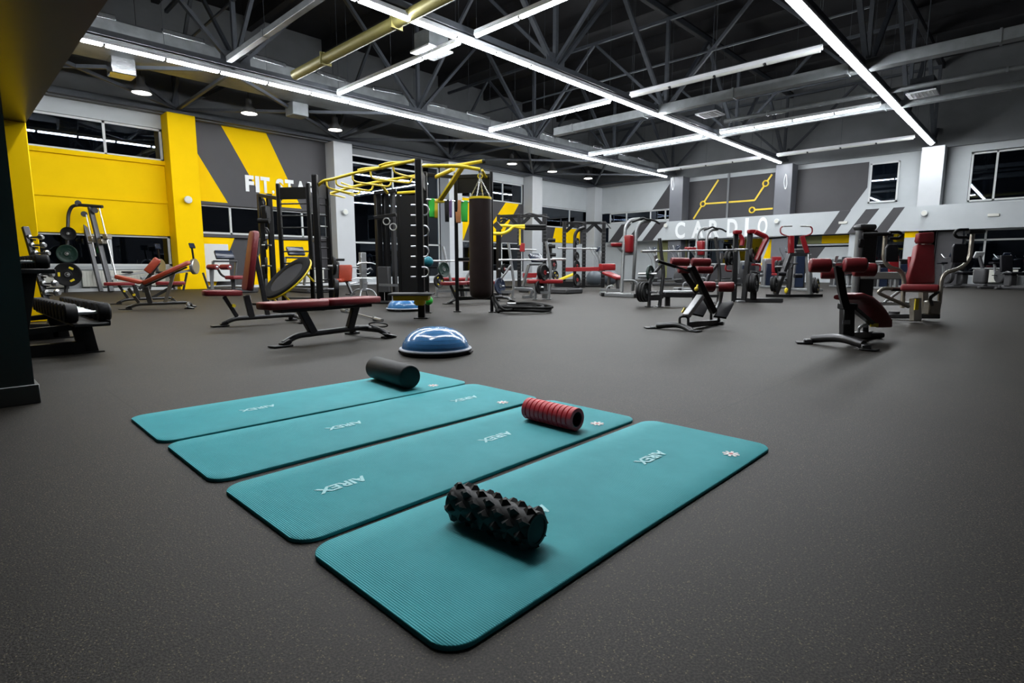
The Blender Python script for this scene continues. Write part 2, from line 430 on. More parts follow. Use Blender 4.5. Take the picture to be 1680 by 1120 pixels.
# windows: frame + glass
wn = [0]
def window(axis, a0, a1, z0, z1, at, mull=(), rails=(), fw=0.07, name=None):
    """axis 'x': in the wall plane y=at; axis 'y': in the wall plane x=at"""
    wn[0] += 1
    root = bpy.data.objects.new('window_%d' % wn[0], None); COL.objects.link(root); struct(root)
    def bx(mb, u0, u1, v0, v1, d, t):
        if axis == 'x': mb.box(((u0 + u1) / 2, at + d, (v0 + v1) / 2), (u1 - u0, t, v1 - v0))
        else: mb.box((at + d, (u0 + u1) / 2, (v0 + v1) / 2), (t, u1 - u0, v1 - v0))
    f = MB()
    for u in (a0, a1 - fw): bx(f, u, u + fw, z0, z1, 0.12, 0.1)
    for v in (z0, z1 - fw): bx(f, a0, a1, v, v + fw, 0.12, 0.1)
    for u in mull: bx(f, u - fw / 2, u + fw / 2, z0, z1, 0.12, 0.1)
    for v in rails: bx(f, a0, a1, v - fw / 2, v + fw / 2, 0.12, 0.1)
    f.build('window_frame', 'frame_white', root)
    g = MB(); bx(g, a0, a1, z0, z1, 0.12, 0.012); g.build('pane', 'window_glass', root)
    return root
window('x', -8, 5.9, 4.34, 5.40, YW, (-1.6, 1.3, 4.28))
window('x', -8, 5.9, 0.80, 1.83, YW, (-1.6, 1.3, 4.18))
window('x', 6.75, 11.85, 1.97, 3.02, YW, (7.96, 10.75))
window('x', 12.7, 17.9, 0.25, 5.62, YW, (15.2,), (1.85, 5.27))
window('x', 18.75, 24, 4.33, 5.42, YW, (20.0, 22.4))
window('x', 18.75, 24, 0.5, 2.15, YW, (20.6, 22.3))
window('x', 24.85, 30.8, 3.18, 4.40, YW, (25.6, 28.4))

# ---- far wall
FW = ['upper_wall', 'grey_wall', 'light_wall', 'yellow_wall', 'olive', 'line_yellow', 'pale_stripe']
m = MB()
def wr(y0, y1, z0, z1, slot, x0=XW, t=0.3):
    m.slot(slot).box((x0 + t / 2, (y0 + y1) / 2, (z0 + z1) / 2), (t, y1 - y0, z1 - z0))
def wrp(poly, slot, x=XW, dx=0.004):                      # (y, z) patch on the wall face
    m.slot(slot).prism([(p[0], p[1]) for p in poly], (x - dx, 0, 0), (0, 1, 0), (0, 0, 1), dx + 0.02)
wr(-5, 22.5, 6.05, ZC, 0); wr(-5, 22.5, 5.85, 6.05, 0, XW - 0.15)
wr(16.2, 22.3, 4.20, 5.85, 2); wrp([(16.2, 5.7), (16.6, 5.7), (17.75, 4.22), (16.2, 4.22)], 1)
wr(16.2, 22.3, 3.30, 3.55, 2)
wr(3.0, 15.4, 3.3, 5.62, 1)                               # grey painted bays; windows are cut by building around them
wr(10.0, 15.4, 5.62, 5.85, 2); wr(3.0, 9.6, 5.62, 5.85, 2)
wr(-5, 3.0, 5.55, 5.85, 2); wr(-5, 3.62, 2.3, 3.55, 2)
# holes for the two upper windows are left by the light panels standing before the grey wall
yz0 = lambda px, py: (PX(px, py, XW).y, PX(px, py, XW).z)
wrp([yz0(1393, 348), yz0(1425, 305), yz0(1430, 300), yz0(1430, 348)], 6, dx=0.01)
wrp([(6.5, 5.62), (5.2, 5.62), (5.2, 3.35), (6.5, 3.35)], 2, dx=0.006)
wrp([(5.2, 5.62), (4.4, 5.62), (4.4, 3.35), (5.2, 3.35)], 2, dx=0.006)
wrp([(3.62, 5.62), (2.8, 5.62), (2.8, 3.35), (3.62, 3.35)], 2, dx=0.006)
# thin circuit-like yellow lines with rings on the grey bay
def yz(px, py): p = PX(px, py, XW); return (p.y, p.z)
def line(a, b, wd=0.09):
    a, b = Vector((XW - 0.02, *a)), Vector((XW - 0.02, *b)); m.slot(5).bar(a, b, wd, 0.03, side=Vector((1, 0, 0)).cross(b - a))
n1, n2, n3, n4 = yz(1153.5, 334.5), yz(1238.5, 328.5), yz(1256.5, 301), yz(1234, 344.5)
def lines(*q):
    for i in range(len(q) - 1):
        a, b = Vector(q[i]), Vector(q[i + 1]); u = (b - a).normalized()
        line(a + u * (.14 if q[i] in (n1, n3, n4) else 0), b - u * (.14 if q[i + 1] in (n1, n3, n4) else 0))
lines(yz(1179, 295), n1, yz(1138, 359)); lines(n1, n2, n3, yz(1267, 286)); lines(n4, yz(1268, 342))
for q in (n1, n3, n4): m.slot(5).torus((XW - 0.02, *q), (1, 0, 0), 0.14, 0.04, 20, 6)
m.slot(0).box((XW - 0.04, 13.1, 4.6), (0.08, 0.10, 2.5))
# storey under the band: recess of painted panels, openings and olive blinds
wr(17.2, 22.3, 0, 2.35, 2)
wr(15.4, 17.2, 0, 2.35, 4, 30.6)
wr(15.35, 15.45, 0, 2.35, 1)
wr(11.0, 15.35, 0, 0.9, 1)
wr(10.0, 11.0, 0, 2.35, 2, 30.4); wrp([(10.05, 2.3), (10.55, 2.3), (11.0, 0.9), (10.4, 0.2), (10.05, 0.9)], 3, 30.4)
wr(6.9, 9.4, 0, 1.75, 1); wrp([(6.9, 1.74), (8.1, 1.74), (9.2, 0.0), (6.9, 0)], 2)
wr(6.9, 8.3, 1.93, 2.3, 3, 30.9); wr(8.3, 9.4, 1.93, 2.3, 4, 30.9); wr(6.9, 9.4, 1.82, 1.90, 2, 30.75)
wr(6.1, 6.9, 0, 2.35, 2, 30.0)
wr(3.62, 4.25, 0, 2.35, 1, 30.0); 
wr(4.25, 4.75, 0, 2.35, 2, 29.98); wrp([(4.25, 2.34), (4.75, 2.34), (4.75, 2.05), (4.25, 2.05)], 3, 29.98)
wr(2.75, 3.62, 0, 2.35, 1, 30.2)
wr(-5, 2.75, 0, 0.35, 2)
wr(4.75, 6.1, 0, 1.0, 1)
struct(m.build('wall_far', FW))
for y in (3.62, 9.6): column(((XC + XW) / 2, y + 0.4, ZT / 2), (XW - XC, 0.8, ZT), 'column_grey' if y < 5 else 'column_dark')
column(((XC + XW) / 2, 15.8, ZT / 2), (XW - XC, 0.8, ZT), 'column_dark')
# the painted band
m = MB()
m.slot(0).box((XB + 0.25, 7.6, 2.845), (0.5, 25.2, 1.05))
def bp(y0, y1, y2, y3, slot, z0=2.322, z1=3.368):         # top from y0 to y1, bottom from y2 to y3
    m.slot(slot).prism([(y0, z1), (y1, z1), (y3, z0), (y2, z0)], (XB - 0.006, 0, 0), (0, 1, 0), (0, 0, 1), 0.02)
for a, b, c, d, k in ((7.33, 6.87, 7.95, 7.46, 1), (6.87, 6.27, 7.46, 6.95, 2), (6.27, 5.75, 6.95, 6.43, 1), (5.75, 5.22, 6.43, 5.88, 2), (5.22, 4.80, 5.88, 5.39, 1)): bp(a, b, c, d, k)
bp(19.26, 18.57, 20.16, 19.45, 1); bp(18.0, 17.3, 18.9, 18.2, 1); bp(16.9, 16.2, 17.8, 17.1, 1)
struct(m.build('wall_band', ['light_wall', 'grey_wall', 'pale_stripe']))
def lettering(chars, label, place, off):
    root = thing('wall_lettering', label, 'lettering', place[0], rot=place[1])
    for ch, cx, wd, h in chars:
        o = text_mesh(ch, 1.0, 'letter', 'letter_white', root, 0.004, 1.0, off)
        xs = [v.co.x for v in o.data.vertices]; zs = [v.co.y for v in o.data.vertices]
        kx = wd / (max(xs) - min(xs)); kz = h / (max(zs) - min(zs)); ox = (max(xs) + min(xs)) / 2; oz = min(zs)
        for v in o.data.vertices: v.co.x = (v.co.x - ox) * kx + cx; v.co.y = (v.co.y - oz) * kz
cy = lambda px: -PX(px, 375, XB).y
lettering([(ch, (cy(a) + cy(b)) / 2, abs(cy(b) - cy(a)), 0.93) for ch, a, b in (('C', 1108, 1124), ('A', 1135, 1155), ('R', 1163, 1180), ('D', 1193, 1210), ('I', 1222, 1228), ('O', 1243, 1259))],
    'large white CARDIO lettering on the pale band of the far wall', ((XB - 0.01, 0, 2.375), Euler((PI / 2, 0, -PI / 2))), 0.03)
fx = lambda px: PY(px, 300, YW).x
lettering([(ch, (fx(a) + fx(b)) / 2, abs(fx(b) - fx(a)), 0.60 if ch != '.' else 0.13) for ch, a, b in (('F', 402, 416), ('I', 418.5, 425), ('T', 427, 442), ('.', 445, 449), ('S', 452, 465), ('T', 467, 481), ('A', 484, 501), ('R', 504, 519))],
    'white FIT.STAR lettering on the yellow and grey painted wall', ((0, YW - 0.03, 3.60), Euler((PI / 2, 0, 0))), 0.045)

window('y', 5.28, 6.42, 3.72, 5.52, XW - 0.15, (), ())
window('y', -5, 2.78, 3.50, 5.50, XW - 0.13, (1.95, -1.2), ())
window('y', 16.2, 20.85, 3.55, 4.20, XW - 0.02, (16.9, 17.9, 19.6), ())
window('y', 11.0, 15.35, 0.9, 2.35, XW - 0.02, (), ())
window('y', -5, 2.75, 0.35, 2.35, XW - 0.1, (2.05, -1.0), (1.9,))
window('y', 4.75, 6.1, 1.0, 2.35, XW - 0.02, (), ())
# remaining shell behind the camera side
struct(MB().box((13.5, -5.1, ZC / 2), (43, 0.2, ZC)).build('wall_right', 'grey_wall'))
struct(MB().box((-8.1, 10, ZC / 2), (0.2, 30, ZC)).build('wall_back', 'grey_wall'))
# ---- near dark wall and the low soffit at the left edge
struct(MB().box((-3.0, 4.25, 1.35), (6.7, 0.3, 2.70)).build('wall_near', 'near_wall'))
struct(MB().box((-2.99, 4.245, 0.055), (6.72, 0.31, 0.11), bev=0.004).build('baseboard_near', 'skirting_dark'))
m = MB().box((-3.45, 7.3, 2.87), (9.1, 7.0, 0.30)); struct(m.build('ceiling_soffit', 'soffit_dark'))
struct(MB().box((-3.45, 10.3, 4.0), (9.1, 0.25, 2.0)).build('wall_soffit', 'yellow_wall'))

# ---------------------------------------------------------------- lights of the hall
def light_row(a, b, label, n, wd=0.17, lit=None, group=None, zt=5.9):
    """continuous trunking a -> b with n tubes; lit: which tubes burn"""
    a, b = Vector(a), Vector(b); L = (b - a).length
    t = thing('linear_light', label, 'ceiling light', a, heading(a, b), group)
    h = MB(); h.box((L / 2, 0, 0.055), (L, wd, 0.06), bev=0.01); h.box((L / 2, 0, 0.11), (L, 0.06, 0.06))
    h.build('housing', 'led_housing', t)
    for i in range(n):
        u0, u1 = L * i / n + 0.045, L * (i + 1) / n - 0.045
        on = lit is None or lit(i)
        tw = min(wd * 0.92, 0.15); pts = [(0.5 * tw * math.cos(q), -0.055 * math.sin(q)) for q in [PI * k / 6 for k in range(7)]]
        MB().prism([(p[0], p[1]) for p in pts], (u0, 0, 0.022), (0, 1, 0), (0, 0, 1), u1 - u0).build('light_tube', 'led_tube' if on else 'tube_off', t)
    for i in range(0, n + 1, 2):
        MB().cyl((min(max(L * i / n, .05), L - .05), 0, 0.12), (min(max(L * i / n, .05), L - .05), 0, ZC - 5.86), 0.006, n=6).build('hanger', 'steel_dark', t)
    for i in range(1, n): MB().box((L * i / n, 0, 0.005), (0.05, min(wd, .13), 0.045), None, 0.008).build('joint_clip', 'rubber_grey', t)
    return t
light_row((-3.0, 16.33, 5.87), (29.75, 16.3, 5.87), 'longest row of white tube lights nearest the yellow wall', 26, 0.15)
light_row((-1.2, 10.1, 5.87), (29.7, 10.1, 5.87), 'middle row of white tube lights crossing the whole hall', 25, 0.17)
light_row((1.6, 4.07, 5.87), (29.65, 4.05, 5.87), 'row of white tube lights at the right with wide housing', 23, 0.26)
light_row((9.0, 15.9, 5.90), (9.0, 10.3, 5.90), 'short cross row of four tube lights nearest the punching bag side', 4, 0.10)
light_row((9.0, 9.8, 5.90), (9.0, 4.3, 5.90), 'cross row of tube lights cut by the top edge of the photo', 4, 0.10)
light_row((2.7, 9.8, 5.90), (2.7, 4.3, 5.90), 'added cross row of tube lights nearest the camera, unseen above the top edge', 4, 0.12)  # unseen extra row, added to throw more light on the mats
light_row((15.3, 15.9, 5.90), (15.3, 10.4, 5.90), 'lit cross row in the middle of the hall between two long rows', 4, 0.10)
light_row((15.3, 9.7, 5.90), (15.3, 4.4, 5.90), 'unlit grey cross row right of the middle light row', 4, 0.12, lambda i: False)
light_row((21.7, 15.9, 5.90), (21.7, 10.4, 5.90), 'lit far cross row left of the middle light row', 4, 0.10)
light_row((21.7, 9.7, 5.90), (21.7, 4.4, 5.90), 'lit far cross row right of the middle light row', 4, 0.10)
light_row((28.0, 15.9, 5.90), (28.0, 10.4, 5.90), 'unlit cross row above the CARDIO wall, left half', 4, 0.12, lambda i: False)
light_row((28.0, 9.7, 5.90), (28.0, 4.4, 5.90), 'unlit cross row near the far wall, right half', 4, 0.12, lambda i: False)

def bell_lamp(loc, label):
    t = thing('pendant_lamp', label, 'pendant lamp', loc, 0, 'bell pendant lamps along the window wall')
    MB().lathe((0, 0, 0), (0, 0, 1), [(0, 0.26), (0.02, 0.26), (0.16, 0.20), (0.26, 0.115), (0.48, 0.10), (0.50, 0.02)], 24, cap=False).build('lamp_shade', 'lamp_shade', t)
    MB().cyl((0, 0, 0.01), (0, 0, 0.03), 0.235, n=24).build('light_disc', 'lamp_disc', t)
    MB().cyl((0, 0, 0.5), (0, 0, ZC - 5.9), 0.008, n=6).build('cable', 'black_powder', t)
for x, lb in ((4.88, 'grey bell pendant lamp nearest the left edge, above the yellow bay'), (7.99, 'grey bell pendant lamp above the yellow and grey stripes'),
              (11.15, 'grey bell pendant lamp in front of the first grey column'), (20.82, 'grey bell pendant lamp beside the top of the hanging bag'),
              (23.98, 'grey bell pendant lamp in front of the second to last window'), (27.27, 'farthest bell pendant lamp, near the corner of the hall')):
    bell_lamp((x, 20.0, 5.90), lb)

# ---------------------------------------------------------------- roof trusses, ducts
def truss_x(y, x0, x1, label):
    t = thing('roof_truss', label, 'roof truss', (0, 0, 0))
    m = MB()
    for z, h in ((6.10, 0.12), (9.25, 0.16)):
        for dy in (-0.06, 0.06): m.box(((x0 + x1) / 2, y + dy, z), (x1 - x0, 0.05, h))
    m.build('chord', 'steel_dark', t)
    k = math.ceil(x0 / 6) * 6
    while k <= x1 + 0.1:
        kk = k + 0.2
        m = MB().bar((kk, y, 6.15), (kk, y, 9.2), 0.11)
        for dx in (-3, 3): m.bar((kk + 0.12 * dx / 3, y, 6.15), (kk + dx, y, 9.2), 0.13, 0.09)
        m.box((kk, y, 6.25), (0.75, 0.03, 0.38))
        m.build('web', 'steel_dark', t)
        k += 6
for y, lb in ((16.2, 'steel roof truss above the light row nearest the windows'), (10.1, 'steel roof truss above the middle light row'), (4.07, 'steel roof truss above the right light row')):
    truss_x(y, -4, 30.6, lb)
t = thing('roof_truss', 'steel truss along the window wall above the column heads', 'roof truss')
m = MB().box((13, 21.75, 5.98), (35, 0.16, 0.2)).box((13, 21.75, 8.1), (35, 0.12, 0.14)); m.build('chord', 'steel_dark', t)
for k in range(0, 31, 6):
    m = MB().bar((k + 0.3, 21.75, 6.0), (k + 0.3, 21.75, 8.1), 0.14)
    for dx in (-3, 3): m.bar((k + 0.3, 21.75, 6.05), (k + 0.3 + dx, 21.75, 8.1), 0.10)
    m.build('web', 'steel_dark', t)
for k in range(0, 31, 6):
    t = thing('cross_brace', {0: 'steel cross brace over the yellow corner', 6: 'steel cross brace behind the first yellow column', 12: 'steel cross brace before the first grey column',
        18: 'steel cross brace above the monkey bars', 24: 'steel cross brace before the last window column', 30: 'steel cross brace in the far corner'}[k], 'roof brace')
    m = MB()
    for a, b in (((k - 5.9, 16.5), (k + 0.2, 21.6)), ((k + 0.05, 16.5), (k - 5.6, 21.6)), ((k + 0.2, 16.4), (k + 0.3, 21.6))):
        m.bar((*a, 6.03), (*b, 6.03), 0.08, 0.09)
    m.build('brace_bar', 'steel_dark', t)
for k in range(0, 31, 6):                                                    # cross trusses between the long ones
    t = thing('cross_truss', {0: 'steel cross frame high above the near left corner', 6: 'steel cross frame above the yellow column', 12: 'steel cross frame above the monkey bars',
        18: 'steel cross frame in the middle of the roof', 24: 'steel cross frame before the far wall', 30: 'steel cross frame against the far wall'}[k], 'roof truss')
    m = MB()
    for y0, y1 in ((4.07, 10.1), (10.1, 16.2), (16.2, 21.75)):
        ym = (y0 + y1) / 2
        m.bar((k + 0.2, y0, 6.2), (k + 0.2, ym, 9.1), 0.09); m.bar((k + 0.2, y1, 6.2), (k + 0.2, ym, 9.1), 0.09)
        m.bar((k + 0.2, y0, 9.1), (k + 0.2, y1, 9.1), 0.10); m.bar((k + 0.2, y0, 7.7), (k + 0.2, y1, 7.7), 0.05)
    m.build('frame_bar', 'steel_dark', t)
t = thing('ventilation_duct', 'long insulated duct running above the light row nearest the windows', 'duct')
m = MB().box((14, 17.7, 6.44), (32, 1.5, 0.6), bev=0.04); m.build('duct_body', 'duct', t)
for k in range(14): MB().box((1 + k * 2.1, 16.96, 6.72 + 0.02 * (k % 3)), (1.0 + 0.25 * (k % 2), 0.10, 0.14), (0, 0.03 * (k % 5 - 2), 0), 0.02).build('foil_strip', 'foil', t)
for x, y, lb in ((4.0, 18.1, 'foil wrapped duct outlet hanging at the left end of the long duct'), (9.0, 18.6, 'square grey duct outlet below the long duct beside a bell lamp'),):
    tag(MB().box((x, y, 5.95), (0.55, 0.55, 0.42), bev=0.02).build('duct_outlet', 'foil' if x < 5 else 'duct'), lb, 'duct outlet')
def pipe_y(x, y0, y1, z, r, mt, lb, round_=False, nm='pipe'):
    m = MB()
    if round_: m.cyl((x, y0, z), (x, y1, z), r)
    else: m.box((x, (y0 + y1) / 2, z), (r * 2, abs(y1 - y0), r * 2), bev=0.01)
    k = y1
    while k < y0: m.box((x, k, z), (r * 2.25, 0.05, r * 2.25)); k += 3.1
    tag(m.build(nm, mt), lb, 'duct')
pipe_y(7.45, 15.4, -4.9, 5.98, 0.13, 'duct_yellow', 'yellowish pipe crossing high above the monkey bars', True)
pipe_y(17.7, 14.6, -4.9, 6.05, 0.14, 'duct', 'grey square duct crossing high in the middle of the hall')
pipe_y(20.5, 9.0, -4.9, 6.0, 0.07, 'duct', 'thin grey duct beside the far lit cross row', True)
pipe_y(22.4, 15.5, -4.9, 6.0, 0.10, 'duct', 'grey duct just beyond the far lit cross row')
pipe_y(5.95, 16.0, -4.9, 6.15, 0.075, 'duct', 'grey square beam duct in the top left of the roof')
for x, y, lb in ((9.1, 11.5, 'square white ventilation grille box between the crossing light rows'), (19.3, 9.0, 'dark ventilation box beyond the middle light row'), (21.6, 3.3, 'dark ventilation box at the right end of the far cross row')):
    t = thing('ventilation_box', lb, 'ventilation box', (x, y, 6.0))
    MB().box((0, 0, 0.25), (0.6, 0.6, 0.4), bev=0.01).build('box_body', 'duct' if x < 10 else 'steel_dark', t)
    m = MB().box((0, 0, 0.02), (0.75, 0.75, 0.04))
    for i in range(7): m.box((0, -0.27 + 0.09 * i, -0.005), (0.6, 0.03, 0.02))
    m.build('grille', 'led_housing', t)
    MB().cyl((0, 0, 0.4), (0, 0, ZC - 6.0), 0.02, n=8).build('hanger', 'steel_dark', t)

# small things on columns and walls
def speaker(p, nrm, label):
    t = thing('wall_speaker', label, 'speaker', p, math.atan2(nrm[1], nrm[0]), 'round speakers on the columns')
    MB().lathe((0, 0, 0), (1, 0, 0), [(0, 0.05), (0.05, 0.09), (0.10, 0.125), (0.14, 0.125), (0.16, 0.11)], 24).build('speaker_body', 'white_plastic', t)
    MB().cyl((0.155, 0, 0), (0.165, 0, 0), 0.09, n=20).build('speaker_grille', 'cream', t)
speaker(PY(307, 328, YC), (0, -1, 0), 'round white speaker on the yellow column')
speaker(PY(564, 348, YC), (0, -1, 0), 'round white speaker on the pale column behind the monkey bars')
speaker(PX(1094, 370, XB), (-1, 0, 0), 'white speaker left of the CARDIO lettering')
speaker(PX(1275.5, 363, XB), (-1, 0, 0), 'white speaker right of the CARDIO lettering')
speaker(PX(1517, 350, XB), (-1, 0, 0), 'white speaker at the right end of the striped band')
for px, py, lb in ((1383, 365, 'small cream emergency light on the dark stripe of the band'), (1630, 352.5, 'small cream emergency light near the right edge of the band')):
    tag(MB().box(PX(px, py, XB - 0.03), (0.05, 0.36, 0.11), bev=0.01).build('emergency_light', 'cream'), lb, 'emergency light')
def radiator(x0, x1, axis, at, label):
    c = (x0 + x1) / 2
    t = thing('radiator', label, 'radiator', (c, at, 0.12) if axis == 'x' else (at, c, 0.12), 0 if axis == 'x' else PI / 2)
    L = abs(x1 - x0)
    m = MB().box((0, 0, 0.28), (L, 0.10, 0.52), bev=0.01)
    for k in range(int(L / 0.08)): m.box((-L / 2 + 0.05 + 0.08 * k, -0.055, 0.28), (0.03, 0.02, 0.46))
    m.build('radiator_panel', 'cream', t)
    MB().box((0, 0, 0.60), (L + 0.1, 0.14, 0.03)).build('top_grille', 'white_plastic', t)
    m = MB().box((-L / 2 + 0.2, 0.02, -0.05), (0.04, 0.04, 0.14)).box((L / 2 - 0.2, 0.02, -0.05), (0.04, 0.04, 0.14)); m.build('foot', 'white_plastic', t)
radiator(1.2, 2.9, 'x', YW - 0.15, 'cream radiator under the window behind the dumbbell rack')
radiator(3.3, 5.6, 'x', YW - 0.15, 'cream radiator under the yellow wall beside the column')
radiator(9.6, 11.4, 'x', YW - 0.25, 'cream radiator behind the ladder frame')
radiator(0.9, 2.3, 'y', XW - 0.35, 'cream radiator at the far right under the dark window')
struct(MB().box((9.5, YW - 0.35, 0.05), (34, 0.06, 0.10)).build('baseboard_left', 'frame_white'))

for px, py, X_ in ((1289.5, 300, XC), (1104.5, 303, XC)):
    p_ = PX(px, py, X_ - .03)
    tag(MB().tube([p_ + Vector((0, .03, .45)), p_ + Vector((0, .12, .1)), p_ + Vector((0, .02, -.35)), p_ + Vector((0, -.06, -.1)), p_ + Vector((0, 0, .4))], .018, 6, .2).build('cable_loop', 'white_plastic'),
        'white cable loop hanging on the dark column %s' % ('right of the CARDIO lettering' if px > 1200 else 'left of the CARDIO lettering'), 'cable')
# ================================================================ FOREGROUND: mats, rollers
def exercise_mat(c, wd, L, rz, label, texts, seed):
    t = thing('exercise_mat', label, 'exercise mat', (c[0], c[1], 0.0), rz, 'teal mats in a row on the floor')
    th, rc, pitch, amp = 0.0135, 0.075, 0.0062, 0.0011
    rnd = random.Random(seed); ph = rnd.random() * 6
    xs = []
    n = int(L / pitch)
    for i in range(n):
        for u, h in ((0.0, 0), (0.25, 1), (0.6, 1), (0.85, 0)): xs.append((i * pitch + u * pitch + 0.0015, h))
    V, F = [], []
    m = MB(); NY = 7
    def half(x):
        d = min(x, L - x)
        return wd / 2 if d >= rc else wd / 2 - rc + math.sqrt(max(0, rc * rc - (rc - d) ** 2))
    k = 0
    for x, h in xs:
        hw = max(half(x), 0.002) + 0.0015 * math.sin(x * 5 + ph)
        e = 0.004
        sec = [(-hw + 0.001, 0.0005), (-hw - 0.001, th * 0.5), (-hw + 0.001, th - 0.0025)]
        for j in range(NY):
            y = (-1 + 2 * j / (NY - 1)) * (hw - e)
            sec.append((y, th - amp + amp * 2 * h * (1 if 0 < j < NY - 1 else .6) - amp * .5))
        sec += [(hw - 0.001, th - 0.0025), (hw + 0.001, th * 0.5), (hw - 0.001, 0.0005)]
        for y, z in sec: V.append((x - L / 2, y, z + 0.0008 * math.sin(x * 3.1 + ph) * (z > 0.005)))
        k = len(sec)
    for i in range(len(xs) - 1):
        for j in range(k): F.append((i * k + j, i * k + (j + 1) % k, (i + 1) * k + (j + 1) % k, (i + 1) * k + j))
    F += [tuple(range(k)), tuple(range((len(xs) - 1) * k, len(xs) * k))]
    m.add(V, F); m.build('mat_body', 'teal_foam', t, 60)
    zt = th + amp * 1.4
    for tx in texts:
        o = text_mesh('AIREX', 0.066, 'brand_print', 'mat_text', t, 0.0005, 1.0, 0.0024)
        o.location = (tx, 0.0, zt); o.rotation_euler = (0, 0, PI)
    # small eight-armed logo near the end corner
    m = MB(); cx, cy = L / 2 - 0.235, -wd / 2 + 0.087
    m.slot(0)
    for a in range(8):
        q = a * PI / 4 + .2; m.box((cx + 0.024 * math.cos(q), cy + 0.024 * math.sin(q), zt), (0.018, 0.011, 0.0012), (0, 0, q))
    m.cyl((cx, cy, zt - 0.0006), (cx, cy, zt + 0.0006), 0.017, n=12)
    m.slot(1).cyl((cx, cy, zt + 0.0004), (cx, cy, zt + 0.0010), 0.009, n=10)
    m.build('logo_print', ['logo_white', 'logo_red'], t)
    return t
exercise_mat((1.530, 1.083), 0.605, 1.795, 0.0, 'nearest teal mat, with the black knobbly roller on it', (0.40, -0.335), 1)
exercise_mat((1.520, 1.722), 0.590, 1.785, R(0.4), 'teal mat with the red ribbed roller on it', (0.17, -0.59), 2)
exercise_mat((1.512, 2.375), 0.610, 1.775, R(-0.5), 'teal mat with nothing lying on it', (0.56, -0.20), 3)
exercise_mat((1.518, 3.010), 0.595, 1.785, R(-0.8), 'farthest teal mat, with the smooth black roller on it', (0.60, -0.36), 4)

def roller_root(name, label, A, B, r, z=0.0155):
    A, B = Vector((*A, z + r)), Vector((*B, z + r)); d = B - A
    return thing(name, label, 'foam roller', (A + B) / 2, math.atan2(d.y, d.x)), d.length
# knobbly black roller
t, L = roller_root('foam_roller', 'black foam roller covered in pyramid knobs on the nearest mat', (1.040, 1.235), (1.062, 0.925), 0.0545)
m = MB(); r0 = 0.0485
m.lathe((-L / 2, 0, 0), (L / 2, 0, 0), [(0.0, 0.036), (0.0, 0.044), (0.004, r0), (L - 0.004, r0), (L, 0.044), (L, 0.036)], 48, cap=False)
nr, nc = 7, 8
for i in range(nr):
    for j in range(nc):
        a = 2 * PI * (j + (0.5 if i % 2 else 0)) / nc + 0.1; x = -L / 2 + L * (i + 0.5) / nr
        da = 2 * PI / nc * 0.50; dx = L / nr * 0.58
        ht = 0.0135
        def P(x_, a_, r_): return (x_, r_ * math.cos(a_), r_ * math.sin(a_))
        q = [P(x - dx, a, r0 - .002), P(x, a - da, r0 - .002), P(x + dx, a, r0 - .002), P(x, a + da, r0 - .002)]
        tp = [P(x - dx * .30, a, r0 + ht * .95), P(x, a - da * .3, r0 + ht * .95), P(x + dx * .30, a, r0 + ht * .95), P(x, a + da * .3, r0 + ht * .95)]
        m.add(q + tp, [(0, 1, 5, 4), (1, 2, 6, 5), (2, 3, 7, 6), (3, 0, 4, 7), (4, 5, 6, 7)])
m.build('knobbed_shell', 'foam_black', t, 30)
MB().lathe((-L / 2, 0, 0), (L / 2, 0, 0), [(0.002, 0.0365), (0.006, 0.034), (L - 0.006, 0.034), (L - 0.002, 0.0365)], 40).build('core', 'rubber', t)
# red ribbed roller
t, L = roller_root('foam_roller', 'red ribbed hollow foam roller on the third mat', (2.015, 1.822), (2.015, 1.515), 0.0535)
m = MB(); ro, ri = 0.0535, 0.036
prof = [(0, ri), (0, ro - .002), (0.002, ro)]
for k in range(1, 11):
    u = L * k / 11; prof += [(u - 0.0034, ro), (u - 0.0020, ro - 0.007), (u + 0.0020, ro - 0.007), (u + 0.0034, ro)]
prof += [(L - 0.002, ro), (L, ro - 0.002), (L, ri), (L, ri), (0, ri)]
m.lathe((-L / 2, 0, 0), (L / 2, 0, 0), prof, 40, cap=False)
for a in (205, 235, 262, 330):
    q = R(a); m.box((0, ro * math.cos(q), ro * math.sin(q)), (L * 0.96, 0.004, 0.0035), (q, 0, 0), 0.001)
m.build('ribbed_shell', 'foam_red', t, 30)
MB().lathe((-L / 2, 0, 0), (L / 2, 0, 0), [(0.003, ri - .0002), (0.003, ri - 0.004), (L - 0.003, ri - 0.004), (L - 0.003, ri - .0002)], 36, cap=False).build('inner_tube', 'rubber', t)
# smooth black roller
t, L = roller_root('foam_roller', 'smooth plain black foam roller on the farthest mat', (2.045, 3.262), (2.005, 2.800), 0.0755)
MB().lathe((-L / 2, 0, 0), (L / 2, 0, 0), [(0, 0.02), (0, 0.066), (0.004, 0.072), (0.012, 0.0755), (L - 0.012, 0.0755), (L - 0.004, 0.072), (L, 0.066), (L, 0.02)], 56).build('foam_cylinder', 'foam_black', t, 50)

